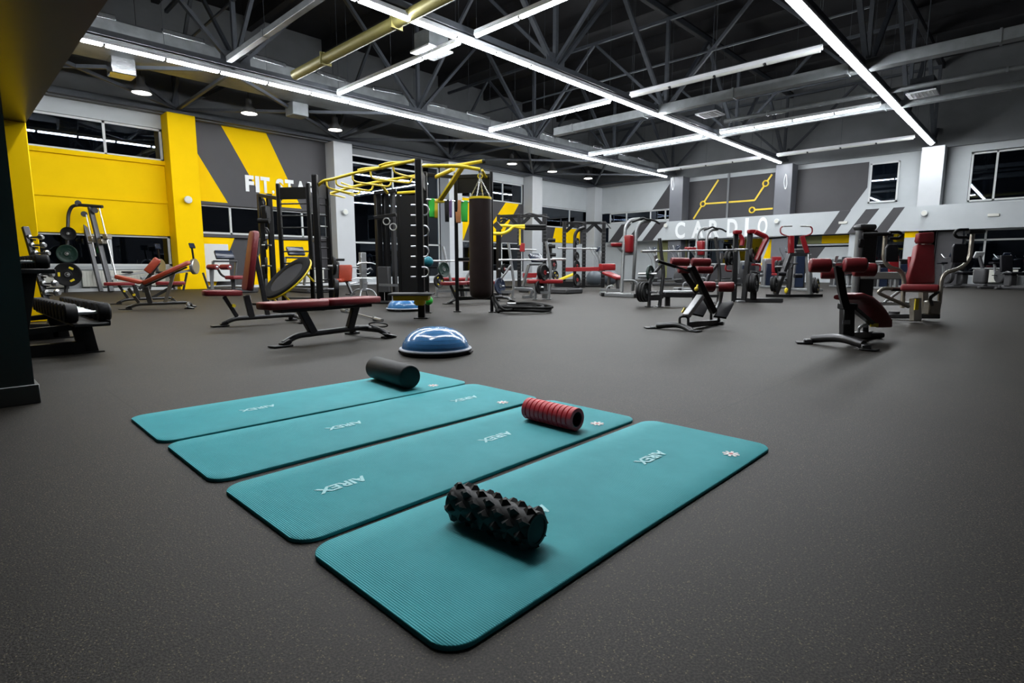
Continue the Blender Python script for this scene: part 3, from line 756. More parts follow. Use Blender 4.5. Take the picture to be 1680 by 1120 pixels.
def balance_dome(loc, rz, label):
    t = thing('balance_trainer', label, 'balance trainer', loc, rz, 'blue half-ball balance trainers')
    MB().lathe((0, 0, 0), (0, 0, 1), [(0.0, 0.0), (0.0, 0.29), (0.012, 0.305), (0.030, 0.312), (0.034, 0.315)], 64).build('base_platform', 'rubber_grey', t)
    m = MB().lathe((0, 0, 0), (0, 0, 1), [(0.032, 0.300), (0.034, 0.322), (0.044, 0.326), (0.052, 0.320), (0.056, 0.300)], 64, cap=False); m.build('rim', 'dome_rim', t)
    p = []
    for i in range(15):
        a = PI / 2 * i / 14; p.append((0.045 + 0.195 * math.sin(a), 0.302 * math.cos(a) ** 0.9 if i < 14 else 0.0001))
    m = MB().lathe((0, 0, 0), (0, 0, 1), p, 64)
    for k in range(1, 8):
        a = PI / 2 * k / 9; m.torus((0, 0, 0.0455 + 0.195 * math.sin(a)), (0, 0, 1), 0.302 * math.cos(a) ** 0.9, 0.0012, 64, 5)
    m.build('inflated_dome', 'blue_dome', t, 60)
    for a in (0, PI):
        MB().box((0.318 * math.cos(a), 0.318 * math.sin(a), 0.016), (0.03, 0.12, 0.022), (0, 0, a), 0.005).build('handle', 'black_powder', t)
    return t
g = G(715, 588); d = Vector((g.x, g.y, 0)).normalized()
a = balance_dome(g + d * 0.315, 2.2, 'nearest blue half-ball balance trainer, in the open behind the mats')
g = G(664, 511.5); d = Vector((g.x, g.y, 0)).normalized()
dup(a, g + d * 0.315, 0.6, 'blue half-ball balance trainer partly hidden by the black rig post')
# ================================================================ GYM EQUIPMENT
def pw(pts, d):                                  # pixel list -> world points; a third number is the depth
    return [W(q[0], q[1], q[2] if len(q) > 2 else d) for q in pts]
def gz(px, py, z): return G(px, py, z)           # top of an upright of known height -> its place
def root_at(p, name, label, cat, group=None):
    return thing(name, label, cat, (p[0], p[1], 0.0), 0, group)
def pad(root, name, mt, c, size, rot=None, r=0.02):
    return MB(root).box(c, size, rot, r, 3).build(name, mt, root, 50)
def rollerpad(root, a, b, r, mt='red_vinyl', name='roller_pad', caps=True):
    a, b = Vector(a), Vector(b); L = (b - a).length
    o = MB(root).lathe(a, b, [(0, r * .35), (0, r * .86), (L * .03, r * .96), (L * .08, r), (L * .92, r), (L * .97, r * .96), (L, r * .86), (L, r * .35)], 28).build(name, mt, root, 50)
    if caps:
        z = (b - a).normalized(); m = MB(root)
        m.lathe(b, b + z, [(0, r * .5), (0.012, r * .45), (0.018, r * .2), (0.02, 0.001)], 16)
        m.build('end_cap', 'brushed', o)
    return o

# ---- weight plates and barbells (each plate a thing of its own)
def plate_template(r, th, mt, inner):
    t = thing('weight_plate', 'x', 'weight plate')
    prof = [(-th / 2, 0.026), (-th / 2, r * .30), (-th * .32, r * .34), (-th * .32, r * .80), (-th / 2, r * .85), (-th / 2, r * .97), (-th * .3, r), (th * .3, r), (th / 2, r * .97), (th / 2, r * .85), (th * .32, r * .80), (th * .32, r * .34), (th / 2, r * .30), (th / 2, 0.026)]
    MB().lathe((0, 0, 0), (0, 0, 1), prof, 32, cap=False).build('disc', mt, t)
    MB().lathe((0, 0, 0), (0, 0, 1), [(-th * .55, 0.026), (-th * .55, r * .30 if inner == 'bright_red' else 0.04), (th * .55, r * .30 if inner == 'bright_red' else 0.04), (th * .55, 0.026)], 24, cap=False).build('hub', 'bright_red' if inner == 'bright_red' else 'brushed', t)
    m = MB()
    for k in range(3):
        a = 2 * PI * k / 3
        for sgn in (-1, 1): m.box((r * .58 * math.cos(a), r * .58 * math.sin(a), sgn * th * .38), (r * .16, r * .34, th * .2), (0, 0, a), 0.003)
    m.build('grip_inset', 'yellow_plastic' if inner == 'yellow_plastic' else ('rubber' if mt == 'rubber' else mt), t)
    return t
_pt = {}
def plate(c, axis, r=0.19, th=0.035, mt='rubber', inner=None, label='black rubber weight plate', group=None):
    key = (mt, inner); rot = frame_of(axis).to_euler(); sca = (r / 0.2, r / 0.2, th / 0.035)
    if key not in _pt:
        _pt[key] = o = plate_template(0.2, 0.035, mt, inner)
    else: o = dup(_pt[key])
    o.location = c; o.rotation_euler = rot; o.scale = sca
    o['label'] = label
    if group: o['group'] = group
    elif 'group' in o: del o['group']
    return o
def barbell(a, b, label, r=0.0145, sleeve=0.36, cat='barbell'):
    a, b = Vector(a), Vector(b); z = (b - a).normalized(); L = (b - a).length
    t = thing('barbell', label, cat, a)
    MB(t).cyl(a + z * sleeve, b - z * sleeve, r, n=12).build('shaft', 'chrome', t)
    for p, d in ((a, z), (b, -z)):
        MB(t).lathe(p, p + d, [(0, 0.014), (0.003, 0.025), (sleeve - 0.01, 0.025), (sleeve - 0.01, 0.036), (sleeve + 0.006, 0.036), (sleeve + 0.006, r)], 16).build('sleeve', 'brushed', t)
    return t

# ---- benches: local x runs from the front foot to the rear feet
def bench_base(t, L, rear_w=0.52, mt='gunmetal'):
    MB().tube([(0.06, 0, 0.03), (0.20, 0, 0.095), (L - 0.12, 0, 0.105), (L - 0.02, 0, 0.10)], 0.03, 12, 0.12).build('spine', mt, t)
    m = MB().box((0.03, 0, 0.012), (0.20, 0.12, 0.016), None, 0.004).box((0.08, 0, 0.035), (0.09, 0.09, 0.05), (0, -0.5, 0), 0.006); m.build('front_foot', 'black_powder', t)
    MB().tube([(L - 0.0, -rear_w / 2, 0.035), (L - 0.02, -rear_w / 2 + 0.10, 0.085), (L - 0.02, rear_w / 2 - 0.10, 0.085), (L, rear_w / 2, 0.035)], 0.032, 12, 0.1).build('rear_crossbar', mt, t)
    for s in (-1, 1):
        f = MB().box((L + 0.01, s * (rear_w / 2 + 0.01), 0.035), (0.14, 0.09, 0.012), (0, 0.25, 0), 0.004).build('foot_plate', 'silver_powder', t)
        MB().box((L + 0.01, s * (rear_w / 2), 0.010), (0.16, 0.08, 0.02), None, 0.004).build('rubber_foot', 'rubber', f)
def seam_pad(p, q, wd, th, wd2=None):
    """long cushion whose centre line runs p -> q in the local xz plane"""
    p, q = Vector((p[0], 0, p[1])), Vector((q[0], 0, q[1])); d = (q - p); L = d.length; d.normalize(); wd2 = wd2 or wd
    n = Vector((-d.z, 0, d.x)); c = 0.04
    poly = [(0, -wd / 2 + c), (c, -wd / 2), (L - c, -wd2 / 2), (L, -wd2 / 2 + c), (L, wd2 / 2 - c), (L - c, wd2 / 2), (c, wd / 2), (0, wd / 2 - c)]
    return MB().prism(poly, p - n * th / 2, d, (0, 1, 0), -th if d.cross(Vector((0, 1, 0))).dot(n) < 0 else th, 0.018, 3)

A, B = G(456, 570), G(606, 551); L = (B - A).length
t = thing('flat_bench', 'red flat bench on dark curved legs, nearest to the mats', 'bench', A, heading(A, B))
bench_base(t, L, 0.62)
seam_pad((-0.14, 0.405), (L * .48, 0.408), 0.27, 0.07).build('seat_pad', 'red_vinyl', t, 50)
seam_pad((L * .485, 0.408), (L + 0.10, 0.410), 0.27, 0.07).build('seat_pad', 'red_vinyl', t, 50)
MB().box((L * .5, 0, 0.352), (L * .98, 0.16, 0.035), None, 0.006).build('pad_frame', 'black_powder', t)
for x0, x1 in ((0.26, 0.40), (L - 0.17, L - 0.27)):
    MB().bar((x0, 0, 0.36), (x1, 0, 0.10), 0.06, 0.085, 0.008, side=(0, 1, 0)).build('leg', 'gunmetal', t)
m = MB().torus((L - 0.02, -0.18, 0.14), (0.3, 0.2, 1), 0.10, 0.008, 24, 6); m.build('handle', 'black_powder', t)

def adj_bench(A, B, label, seat, back, mt, mtb=None, w_back=0.27, post=None, group=None):
    L = (B - A).length
    t = thing('adjustable_bench', label, 'bench', A, heading(A, B), group)
    bench_base(t, L)
    seam_pad(seat[0], seat[1], 0.24, 0.07, 0.30).build('seat_pad', mt, t, 50)
    seam_pad(back[0], back[1], 0.30, 0.075, w_back).build('backrest', mtb or mt, t, 50)
    bx, bz = back[0]; ex, ez = back[1]
    dx, dz = ex - bx, ez - bz; l = math.hypot(dx, dz); nx, nz = dz / l, -dx / l
    MB().bar((bx + nx * .06, 0, bz + nz * .06), (ex + nx * .06 - dx * .1, 0, ez + nz * .06 - dz * .1), 0.06, 0.03, 0.004, side=(0, 1, 0)).build('backrest_frame', 'gunmetal', t)
    px_ = post or (0.45, 0.45)
    MB().bar((0.42, 0, 0.10), (px_[0] - .08, 0, 0.40), 0.06, 0.08, 0.008, side=(0, 1, 0)).build('column', 'gunmetal', t)
    MB().bar((0.24, 0, 0.12), (0.10, 0, 0.39), 0.045, 0.05, 0.006, side=(0, 1, 0)).build('seat_strut', 'gunmetal', t)
    MB().cyl((0.19, -0.05, 0.27), (0.19, -0.10, 0.27), 0.022, n=12).build('adjuster_knob', 'yellow_plastic', t)
    k = 0.62
    MB().bar((L * .62, 0, 0.11), (bx + dx * k + nx * .05, 0, bz + dz * k + nz * .05), 0.045, 0.06, 0.006, side=(0, 1, 0)).build('backrest_support', 'champagne' if 'orange' in mt else 'gunmetal', t)
    return t
A, B = G(357, 536), G(487, 528)
adj_bench(A, B, 'dark red bench with its backrest raised upright beside the tilted trampoline', ((-0.14, 0.44), (0.30, 0.43)), ((0.38, 0.46), (0.52, 1.24)), 'red_vinyl', w_back=0.26)
A, B = G(203, 508), G(312, 505)
adj_bench(A, B, 'orange red inclined bench nearest the dumbbell rack', ((-0.08, 0.60), (0.31, 0.49)), ((0.33, 0.47), (1.10, 0.86)), 'orange_vinyl')
A, B = G(188, 499), G(285, 496)
t = adj_bench(A, B, 'low flat red bench with a square orange pad, behind the inclined bench', ((-0.15, 0.42), (0.38, 0.42)), ((0.75, 0.42), (1.30, 0.42)), 'red_vinyl')
pad(t, 'arm_pad', 'orange_vinyl', t.matrix_world @ Vector((0.72, 0, 0.80)), (0.36, 0.34, 0.14), (0, -0.9, t.rotation_euler.z), 0.03)
MB().bar((0.45, 0, 0.30), (0.85, 0, 0.86), 0.09, 0.06, 0.005, side=(0, 1, 0)).build('pad_arm', 'gunmetal', t)
A, B = G(733, 499), G(826, 494)
adj_bench(A, B, 'flat red bench behind the punching bag frame', ((-0.10, 0.43), (0.45, 0.43)), ((0.47, 0.43), (L * 1.1, 0.43)), 'red_vinyl')

# ---- bar end on the floor behind the flat bench
g0, g1 = G(627, 526, 0.03), G(560, 508, 0.03)
barbell(g1, g0 + Vector((0, 0, .005)), 'silver bar lying on the floor with one end past the flat bench')

# ---- dumbbell rack at the left
def rack_frame():
    t = thing('dumbbell_rack', 'black two-tier dumbbell rack half hidden by the dark near wall', 'dumbbell rack', (0.55, 6.2, 0))
    for y in (6.24, 7.75):
        m = MB(t).bar((0.10, y, 0.055), (0.90, y, 0.055), 0.10, 0.10, side=(0, 1, 0)); m.build('base_bar', 'black_powder', t)
        m = MB(t).prism([(0.86, 0.012), (1.0, 0.012), (0.965, 0.27), (0.82, 0.27)], (0, y - 0.05, 0), (1, 0, 0), (0, 0, 1), -0.09, 0.004); m.build('front_leg', 'black_powder', t)
        m = MB(t).prism([(0.34, 0.06), (0.50, 0.06), (0.63, 0.72), (0.50, 0.72)], (0, y - 0.05, 0), (1, 0, 0), (0, 0, 1), -0.09, 0.004); m.build('rear_post', 'black_powder', t)
        MB(t).bar((0.50, y, 0.22), (0.86, y, 0.24), 0.07, 0.05, side=(0, 1, 0)).build('shelf_arm', 'black_powder', t)
        MB(t).box((0.93, y, 0.006), (0.22, 0.14, 0.012)).build('foot_pad', 'rubber', t)
    m = MB(t).box((0.93, 7.15, 0.272), (0.26, 2.45, 0.03), (0, 0.0, 0), 0.006).box((1.055, 7.15, 0.285), (0.012, 2.45, 0.035)); m.build('lower_shelf', 'black_powder', t)
    m = MB(t).box((0.53, 7.15, 0.735), (0.38, 2.45, 0.04), (0, 0.0, 0), 0.006); m.build('upper_shelf', 'black_powder', t)
    return t
rack_frame()
def dumbbell_t(r, L, head):
    t = thing('dumbbell', 'x', 'dumbbell')
    MB().cyl((-L / 2 + head, 0, 0), (L / 2 - head, 0, 0), 0.016, n=12).build('handle', 'chrome', t)
    for s in (-1, 1):
        a, b = Vector((s * (L / 2 - head), 0, 0)), Vector((s * L / 2, 0, 0))
        h = MB().lathe(a, b, [(0, 0.03), (0, r * .9), (0.012, r), (head - 0.014, r), (head, r * .86), (head, r * .5)], 28).build('head', 'rubber', t)
        MB().lathe(a + (b - a).normalized() * (head - 0.001), b + (b - a).normalized(), [(0, r * .55), (0.004, r * .5), (0.004, 0.001)], 20).build('end_badge', 'rubber_grey', h)
    return t
d0 = dumbbell_t(0.082, 0.335, 0.095); first = True
for i in range(11):
    y = 6.12 + i * 0.205; sc_ = 1.0 - 0.012 * i
    lb = 'nearest black dumbbell with chrome handle on the lower rack shelf' if i == 0 else 'black dumbbell in the row behind the nearest one on the lower shelf'
    if first: o = d0; first = False
    else: o = dup(d0, group='dumbbells on the lower shelf')
    o['label'] = lb; o.location = (0.93, y, 0.287 + 0.082 * sc_); o.rotation_euler = (0, 0.0, 0); o.scale = (1, sc_, sc_); o['group'] = 'dumbbells on the lower shelf'
for i in range(9):
    o = dup(d0, label='nearest black dumbbell with chrome handle on the upper rack shelf' if i == 0 else 'small black dumbbell in the row on the upper shelf', group='dumbbells on the upper shelf')
    o.location = (0.545, 6.14 + i * 0.2, 0.755 + 0.082 * 0.72); o.rotation_euler = (0, 0, 0); o.scale = (0.98, 0.72, 0.72)

# ---- slim chrome dumbbell rack beside the yellow column
b0, b1 = G(88, 537), gz(40, 371, 1.30)
t = root_at(b0, 'dumbbell_rack', 'slim leaning dark rack of chrome dumbbells beside the yellow edge column', 'dumbbell rack')
foot = Vector((b0.x, b0.y, 0.0)); topp = W(41, 372, D(b0)); 
MB(t).bar(foot + Vector((0, 0, .03)), topp, 0.07, 0.05, 0.006).build('post', 'gunmetal', t)
foot2 = foot + Vector((-0.55, 0.35, 0)); MB(t).bar(foot2 + Vector((0, 0, .03)), topp + Vector((-0.45, 0.3, 0)), 0.07, 0.05, 0.006).build('post', 'gunmetal', t)
MB(t).bar(foot + Vector((0, 0, .03)), foot2 + Vector((0, 0, .03)), 0.08, 0.05, 0.006).build('base_bar', 'gunmetal', t)
for i, (px, py) in enumerate(((57, 389), (61, 402), (67, 415), (74, 450), (80, 465), (84, 480), (88, 516), (93, 528))):
    c = W(px, py, D(b0)); s_ = 0.75 + 0.06 * i
    q = thing('chrome_dumbbell', ['topmost small', 'second', 'third', 'fourth', 'fifth', 'sixth', 'seventh', 'lowest large'][i] + ' chrome dumbbell down the slim leaning rack', 'dumbbell', c, 2.4, 'chrome dumbbells on the slim rack')
    MB().cyl((-.05, 0, 0), (.05, 0, 0), 0.012, n=10).build('handle', 'chrome', q)
    for s in (-1, 1): MB().lathe((s * .045, 0, 0), (s * 1, 0, 0), [(0, 0.02), (0.006, 0.030 * s_ + .008), (0.035, 0.036 * s_ + .008), (0.06, 0.028 * s_), (0.06, 0.001)], 18).build('head', 'chrome', q)
    MB(t).bar(c + Vector((0, 0, -.035)), foot.lerp(topp, max(0.02, min(1, (c.z - .03) / topp.z))), 0.03, 0.02).build('cradle', 'gunmetal', t)

# ---- smith machine by the window
dS = 17.0
t = root_at(W(140, 478, dS), 'smith_machine', 'grey guided-bar machine with slanted rails under the yellow wall', 'smith machine')
def tub(root, name, pts, r, mt, d, fil=0.0, n=10, **k): return MB(root).tube(pw(pts, d), r, n, fil, **k).build(name, mt, root)
def brp(root, name, a, b, w_, h_, mt, d, **k):
    p = pw([a, b], d); return MB(root).bar(p[0], p[1], w_, h_, 0.006, **k).build(name, mt, root)
tub(t, 'rear_upright', [(97, 480, dS + 1), (98, 400), (99, 352), (104, 346), (112, 344)], 0.045, 'gunmetal', dS + 1, 0.5)
tub(t, 'rear_upright', [(108, 480), (112, 350), (118, 338), (128, 336), (168, 339)], 0.05, 'gunmetal', dS, 0.4)
brp(t, 'top_beam', (112, 344, dS + 1), (150, 346, dS + .6), 0.08, 0.08, 'gunmetal', dS)
for a, b, w_ in (((133, 345, dS + .6), (166, 478, dS + .6), .11), ((148, 340), (183, 478), .13)): brp(t, 'slanted_upright', a, b, w_, 0.09, 'gunmetal', dS)
for a, b in (((163, 341), (192, 460)), ((141, 350), (157, 420))): tub(t, 'guide_rod', [a, b], 0.022, 'chrome', dS)
tub(t, 'bar', [(146, 399, dS + .4), (178, 393)], 0.022, 'brushed', dS)
for px, py in ((152, 392), (176, 388), (168, 396)): MB(t).box(W(px, py, dS), (0.18, 0.18, 0.16), (0, 0, .5), 0.02).build('carriage', 'champagne', t)
for px, py in ((128, 333), (138, 351), (156, 345)): MB(t).cyl(W(px, py, dS - .05), W(px, py, dS + .05), 0.085, n=20).build('pulley', 'rubber_grey', t)
brp(t, 'floor_rail', (97, 478, dS + 1), (166, 477, dS + 1), 0.09, 0.08, 'silver_powder', dS); brp(t, 'floor_rail', (108, 484), (192, 482), 0.09, 0.08, 'silver_powder', dS)
ax = (Vector((-1, 0.25, 0)))
for (px, py, r, mt, inn, lb) in ((112, 383, .20, 'rubber', None, 'small black plate high on the grey guided-bar machine'), (110, 416, .27, 'plate_green', None, 'dark green plate in the middle of the guided-bar machine'),
        (111, 450, .36, 'rubber', 'yellow_plastic', 'big black plate with yellow marks low on the guided-bar machine')):
    c = W(px, py, dS - .25)
    plate(c, W(px, py, dS) - c + Vector((0.10, .0, 0)), r, 0.05, mt, inn, lb)
    tub(t, 'plate_peg', [(px, py, dS - .32), (px, py, dS)], 0.025, 'brushed', dS)

# ---- rowing machines by the window
def rower(px, d, label):
    t = root_at(W(px, 478, d), 'rowing_machine', label, 'rowing machine', 'rowing machines under the yellow wall')
    c = W(px, 437, d); axd = Vector((0.75, -0.66, 0))
    MB(t).lathe(c - axd * .06, c + axd, [(0, 0.02), (0, 0.23), (0.02, 0.25), (0.10, 0.25), (0.12, 0.23), (0.12, 0.02)], 32).build('flywheel_cage', 'brushed', t)
    MB(t).lathe(c - axd * .065, c + axd, [(0, 0.001), (0, 0.19)], 24).build('cage_grille', 'rubber_grey', t)
    MB(t).bar(c + Vector((0, 0, .1)), c + Vector((-.05, -.05, .62)), .04, .05).build('monitor_arm', 'black_powder', t)
    MB(t).box(c + Vector((-.05, -.08, .66)), (.22, .05, .17), (-.3, 0, .6), .01).build('monitor', 'screen', t)
    MB(t).bar(c + Vector((-.1, 0, -.12)), c + Vector((-1.6, -.4, -.35)), .09, .07, .01).build('rail', 'brushed', t)
    MB(t).box(c + Vector((-1.0, -.25, -.18)), (.28, .3, .06), None, .02).build('seat', 'black_vinyl', t)
    for s in (-.25, .25): MB(t).bar(c + axd * s + Vector((0, 0, -.2)), c + axd * s * 1.6 + Vector((0, 0, -c.z + .02)), .05, .05).build('leg', 'rubber_grey', t)
    MB(t).box(c + Vector((-1.5, -.38, -c.z / 2 - .2)), (.06, .3, max(.1, c.z - .42)), (0, 0, .2)).build('rear_leg', 'rubber_grey', t)
rower(195, 18.6, 'rowing machine with silver flywheel behind the slanted rails')
rower(263, 18.6, 'rowing machine with silver flywheel behind the orange bench')
rower(319, 18.0, 'rowing machine with silver flywheel and green monitor before the yellow column')

# ---- tilted trampoline and yellow step frame
cT = W(470, 454, 10.1)
vT = ray(470, 454).normalized(); dT_ = (-right + up); dT_ = (dT_ - vT * dT_.dot(vT)).normalized()
nT = (dT_ * 0.95 - vT * 0.31).normalized()
t = thing('mini_trampoline', 'round black mini trampoline leaning on edge against the ladder frame', 'trampoline', (cT.x, cT.y, 0))
RT = 0.51
m = MB(t).lathe(cT, cT + nT, [(-0.005, 0.001), (-0.005, RT - 0.15)], 48, cap=False); m.build('jumping_mat', 'mesh_net', t)
MB(t).lathe(cT, cT + nT, [(0.0, RT - 0.155), (0.012, RT - .14), (0.02, RT - 0.08), (0.012, RT - .01), (-0.01, RT + .01), (-0.03, RT), (-.03, RT - .05)], 48, cap=False).build('spring_cover', 'matte_black', t)
MB(t).torus(cT - nT * .045, nT, RT - .005, 0.022, 48, 8).build('rim_tube', 'yellow_paint', t)
M_ = frame_of(nT)
for k in range(5):
    a = 2 * PI * k / 5 + .35; p = cT - nT * .05 + M_ @ Vector((RT * .9 * math.cos(a), RT * .9 * math.sin(a), 0))
    MB(t).tube([p, p - nT * .22], 0.018, 8).build('leg', 'yellow_paint', t)
t = root_at(G(490, 500), 'aerobic_step', 'low yellow and black frame on the floor under the trampoline', 'step frame')
for a, b in (((452, 497), (545, 496)), ((455, 503), (548, 501))):
    MB(t).bar(G(*a, .06), G(*b, .06), .05, .05, .006).build('side_bar', 'yellow_paint', t)
for a, b in (((453, 497), (455, 503)), ((500, 496.5), (503, 502)), ((545, 496), (548, 501))):
    MB(t).bar(G(*a, .04), G(*b, .04), .08, .08, .006).build('cross_bar', 'black_powder', t)

# ---- THE TRAINING RIG (one bolted frame)
rg = thing('training_rig', 'large black rig with ladders, yellow monkey bars and side frames', 'training rig', G(687, 523))
F1, F2, F3, F4 = gz(456, 302, 2.30), gz(505, 301, 2.30), gz(516, 287, 2.36), gz(536, 297, 2.30)
C1, C2 = gz(686.5, 262, 2.32), gz(697, 283, 2.30)
R1, R2 = gz(747.5, 284, 2.33), gz(806, 282, 2.33)
def post(P, wd, mt='black_powder', name='post'):
    o = MB(rg).box((P.x, P.y, P.z / 2), (wd, wd, P.z), (0, 0, 0.75), 0.008).build(name, mt, rg)
    MB(rg).box((P.x, P.y, 0.008), (wd * 2.1, wd * 2.1, 0.016), (0, 0, 0.75), 0.003).build('foot_plate', 'black_powder', o)
    MB(rg).box((P.x, P.y, P.z + .004), (wd * .9, wd * .9, 0.012), (0, 0, 0.75), 0.003).build('post_cap', 'rubber_grey', o)
for P, wd in ((F1, .07), (F2, .07), (F3, .095), (F4, .08), (C1, .10), (C2, .07), (R1, .06), (R2, .055)): post(P, wd)
def span(a, b, z0, z1, r, mt, name): MB(rg).cyl((a.x, a.y, z0), (b.x, b.y, z1), r, n=8).build(name, mt, rg)
for k in range(9): span(F1, F2, .18 + .22 * k, .18 + .22 * k, .014, 'black_powder', 'rung')
for k in range(10): span(F3, F4, .16 + .19 * k, .16 + .19 * k, .012, 'brushed' if k % 4 == 3 else 'black_powder', 'rung')
def board(a, b, z0, z1, name='board', mt='black_powder', th=.02, ext=0):
    d = Vector((b.x - a.x, b.y - a.y, 0)); L_ = d.length; c = Vector(((a.x + b.x) / 2, (a.y + b.y) / 2, (z0 + z1) / 2))
    MB(rg).box(c, (L_ + ext, th, z1 - z0), (0, 0, math.atan2(d.y, d.x)), .003).build(name, mt, rg)
board(F1, F2, 2.02, 2.24); board(F3, F4, 1.98, 2.22, mt='rubber_grey'); board(C1, C2, 2.0, 2.24, mt='rubber_grey'); board(R1, R2, 2.00, 2.24)
# monkey bars
dL, dR = D(F3) + .1, D(C1)
def lerp(a, b, u): return a + (b - a) * u
def rail(pts, r, name, dl, dr):
    x0, x1 = pts[0][0], pts[-1][0]
    P_ = [W(x, y, 1 / lerp(1 / dl, 1 / dr, (x - x0) / (x1 - x0))) for x, y in pts]
    MB(rg).tube(P_, r, 12, .25).build(name, 'yellow_paint', rg); return P_
near_r = rail([(522, 304), (531, 296), (545, 294), (563, 289), (589, 282), (616, 277), (647, 270), (682, 263)], .026, 'monkey_bar_rail', dL, dR)
far_r = rail([(528, 322), (560, 312), (584, 305), (628, 297), (684, 288), (697, 287)], .026, 'monkey_bar_rail', dL + 1.15, dR + 1.1)
rail([(587, 279), (600, 276), (618, 275), (628, 276)], .018, 'grip_bar', 9.0, 8.9); rail([(622, 272), (636, 267), (657, 266), (668, 266)], .018, 'grip_bar', 8.6, 8.5)
for i, (xa, ya, xb, yb) in enumerate(((608, 281, 675, 292), (645, 272, 684, 284), (578, 286, 641, 298), (551, 293, 611, 305), (536, 297, 590, 311))):
    da = 1 / lerp(1 / dL, 1 / dR, (xa - 522) / 160); db = 1 / lerp(1 / (dL + 1.15), 1 / (dR + 1.1), (xb - 528) / 168)
    MB(rg).tube([W(xa, ya, da), W(xa + 1, ya + 10, da), W(xa + 8, ya + 13, lerp(da, db, .1)), W(xb - 5, yb + 8, lerp(da, db, .93)), W(xb, yb + 5, db), W(xb + 1, yb - 2, db)], .016, 8, .08).build('monkey_rung', 'yellow_paint', rg)
for i, (xa, ya, xb, yb) in enumerate(((560, 300, 596, 312), (541, 309, 581, 321), (530, 316, 566, 324))):
    MB(rg).tube([W(xa, ya, 10.2), W(xb, yb, 10.9)], .014, 8).build('monkey_rung', 'yellow_paint', rg)
MB(rg).tube(pw([(624, 301, 9.9), (635, 316, 10.6)], 10), .028, 10).build('brace', 'yellow_paint', rg)
# boxing arm
dB = 8.62
MB(rg).tube(pw([(689, 271, D(C1)), (697, 272, 8.35), (755, 272, 8.5), (787, 278, dB)], dB), .028, 12, .2).build('bag_arm', 'yellow_paint', rg)
MB(rg).tube(pw([(730, 274, 8.6), (757, 270, 8.6), (794, 264, dB)], dB), .026, 12, .2).build('bag_arm', 'yellow_paint', rg)
MB(rg).bar(*pw([(759, 273, 8.55), (721, 330, 9.0)], 8.6), .085, .05, .01).build('diagonal_brace', 'yellow_paint', rg)
MB(rg).box(W(721, 331, 9.0), (.12, .12, .03), None, .004).build('brace_flange', 'yellow_paint', rg)
MB(rg).cyl(*pw([(791, 265, dB), (796, 264, dB)], dB), .030, n=12).build('end_plug', 'rubber', rg)
MB(rg).tube(pw([(786, 277, dB), (789, 287, dB)], dB), .022, 10).build('bag_bracket', 'rubber_grey', rg)
MB(rg).tube(pw([(716, 290, 9.4), (744, 277, 8.9)], dB), .035, 10).build('brace', 'yellow_paint', rg)
MB(rg).tube(pw([(791, 279, 8.9), (797, 291, 9.2), (804, 291, 9.3)], dB), .022, 10, .1).build('brace', 'yellow_paint', rg)
tp = pw([(700, 286, 9.4), (748, 291, 9.45)], 9); MB(rg).bar(tp[0], tp[1], .07, .05, .004).build('top_beam', 'black_powder', rg)
board(R1, R2, 2.24, 2.30, 'top_beam', th=.05)
for z in (0.90, 0.38, 0.24): board(R1, R2, z - .025, z + .025, 'low_beam', th=.04)
tp = [G(700, 326, 1.90), G(770, 330, 1.90)]
tp[0] = W(699, 327, 9.1); tp[1] = W(772, 331, 9.5)
MB(rg).cyl(tp[0], tp[1], .014, n=8).build('band_bar', 'brushed', rg)
# dark panel, column and its D shaped pegs
Bd0, Bd1 = gz(653, 319, 2.28), gz(687, 317, 2.28)
board(Bd0, Bd1, .10, 2.25, 'side_panel', 'rubber', .03); MB(rg).bar(Bd0 + Vector((0, 0, .03)), Bd1 + Vector((0, 0, .03)), .09, .05, .01).build('panel_cap', 'yellow_paint', rg)
post(Bd0, .07)
for k, (y0, y1) in enumerate(((336, 353), (370, 387), (404, 421), (438, 454))):
    dd = 8.25
    MB(rg).tube(pw([(692, y0), (700, y0), (704.5, (y0 + y1) / 2), (700, y1), (692, y1)], dd), .012, 8, .06).build('storage_hook', 'chrome', rg)
    for yy in (y0, y1): MB(rg).tube(pw([(674, yy), (682, yy)], 8.2), .012, 8).build('peg', 'chrome', rg)
# step platform on the front post
PC = W(676, 482, 8.05)
MB(rg).box(PC, (.62, .42, .03), (0, 0, -.78), .006).build('step_platform', 'rubber_grey', rg)
MB(rg).box(PC + Vector((0, 0, -.055)), (.50, .30, .07), (0, 0, -.78), .006).build('platform_bracket', 'yellow_paint', rg)
MB(rg).box(W(689, 494, 8.1), (.16, .16, .12), (0, 0, -.78), .03).build('platform_clamp', 'yellow_paint', rg)
for k in (0.35, .75): span(C1, C2, k, k, .02, 'black_powder', 'low_rung')

# cable tower behind the rig
t = thing('cable_tower', 'black cable tower with round weight handle behind the monkey bars', 'cable machine', (*G(630, 497)[:2], 0))
dC = D(G(630, 497))
for px, w_ in ((619, .13), (632, .12), (644, .08)):
    q = pw([(px, 314), (px + 1, 494)], dC); MB(t).bar((q[0].x, q[0].y, q[0].z), (q[0].x, q[0].y, 0.0), w_, .10, .006).build('upright', 'black_powder' if px < 640 else 'rubber_grey', t)
for py in (317, 357): MB(t).bar(*pw([(614, py), (650, py - 5)], dC - .1), .09, .07, .006).build('cross_beam', 'black_powder', t)
MB(t).box(W(631, 458, dC + .1), (.30, .22, .55), (0, 0, .75), .01).build('weight_stack', 'rubber_grey', t)
for px, py in ((634, 363), (645, 372)): MB(t).torus(W(px, py, dC - .2), fwd, .07, .012, 20, 6).build('pulley_handle', 'brushed', t)
MB(t).box((G(630, 497).x, G(630, 497).y, .02), (.62, .5, .04), (0, 0, .75), .005).build('base', 'black_powder', t)
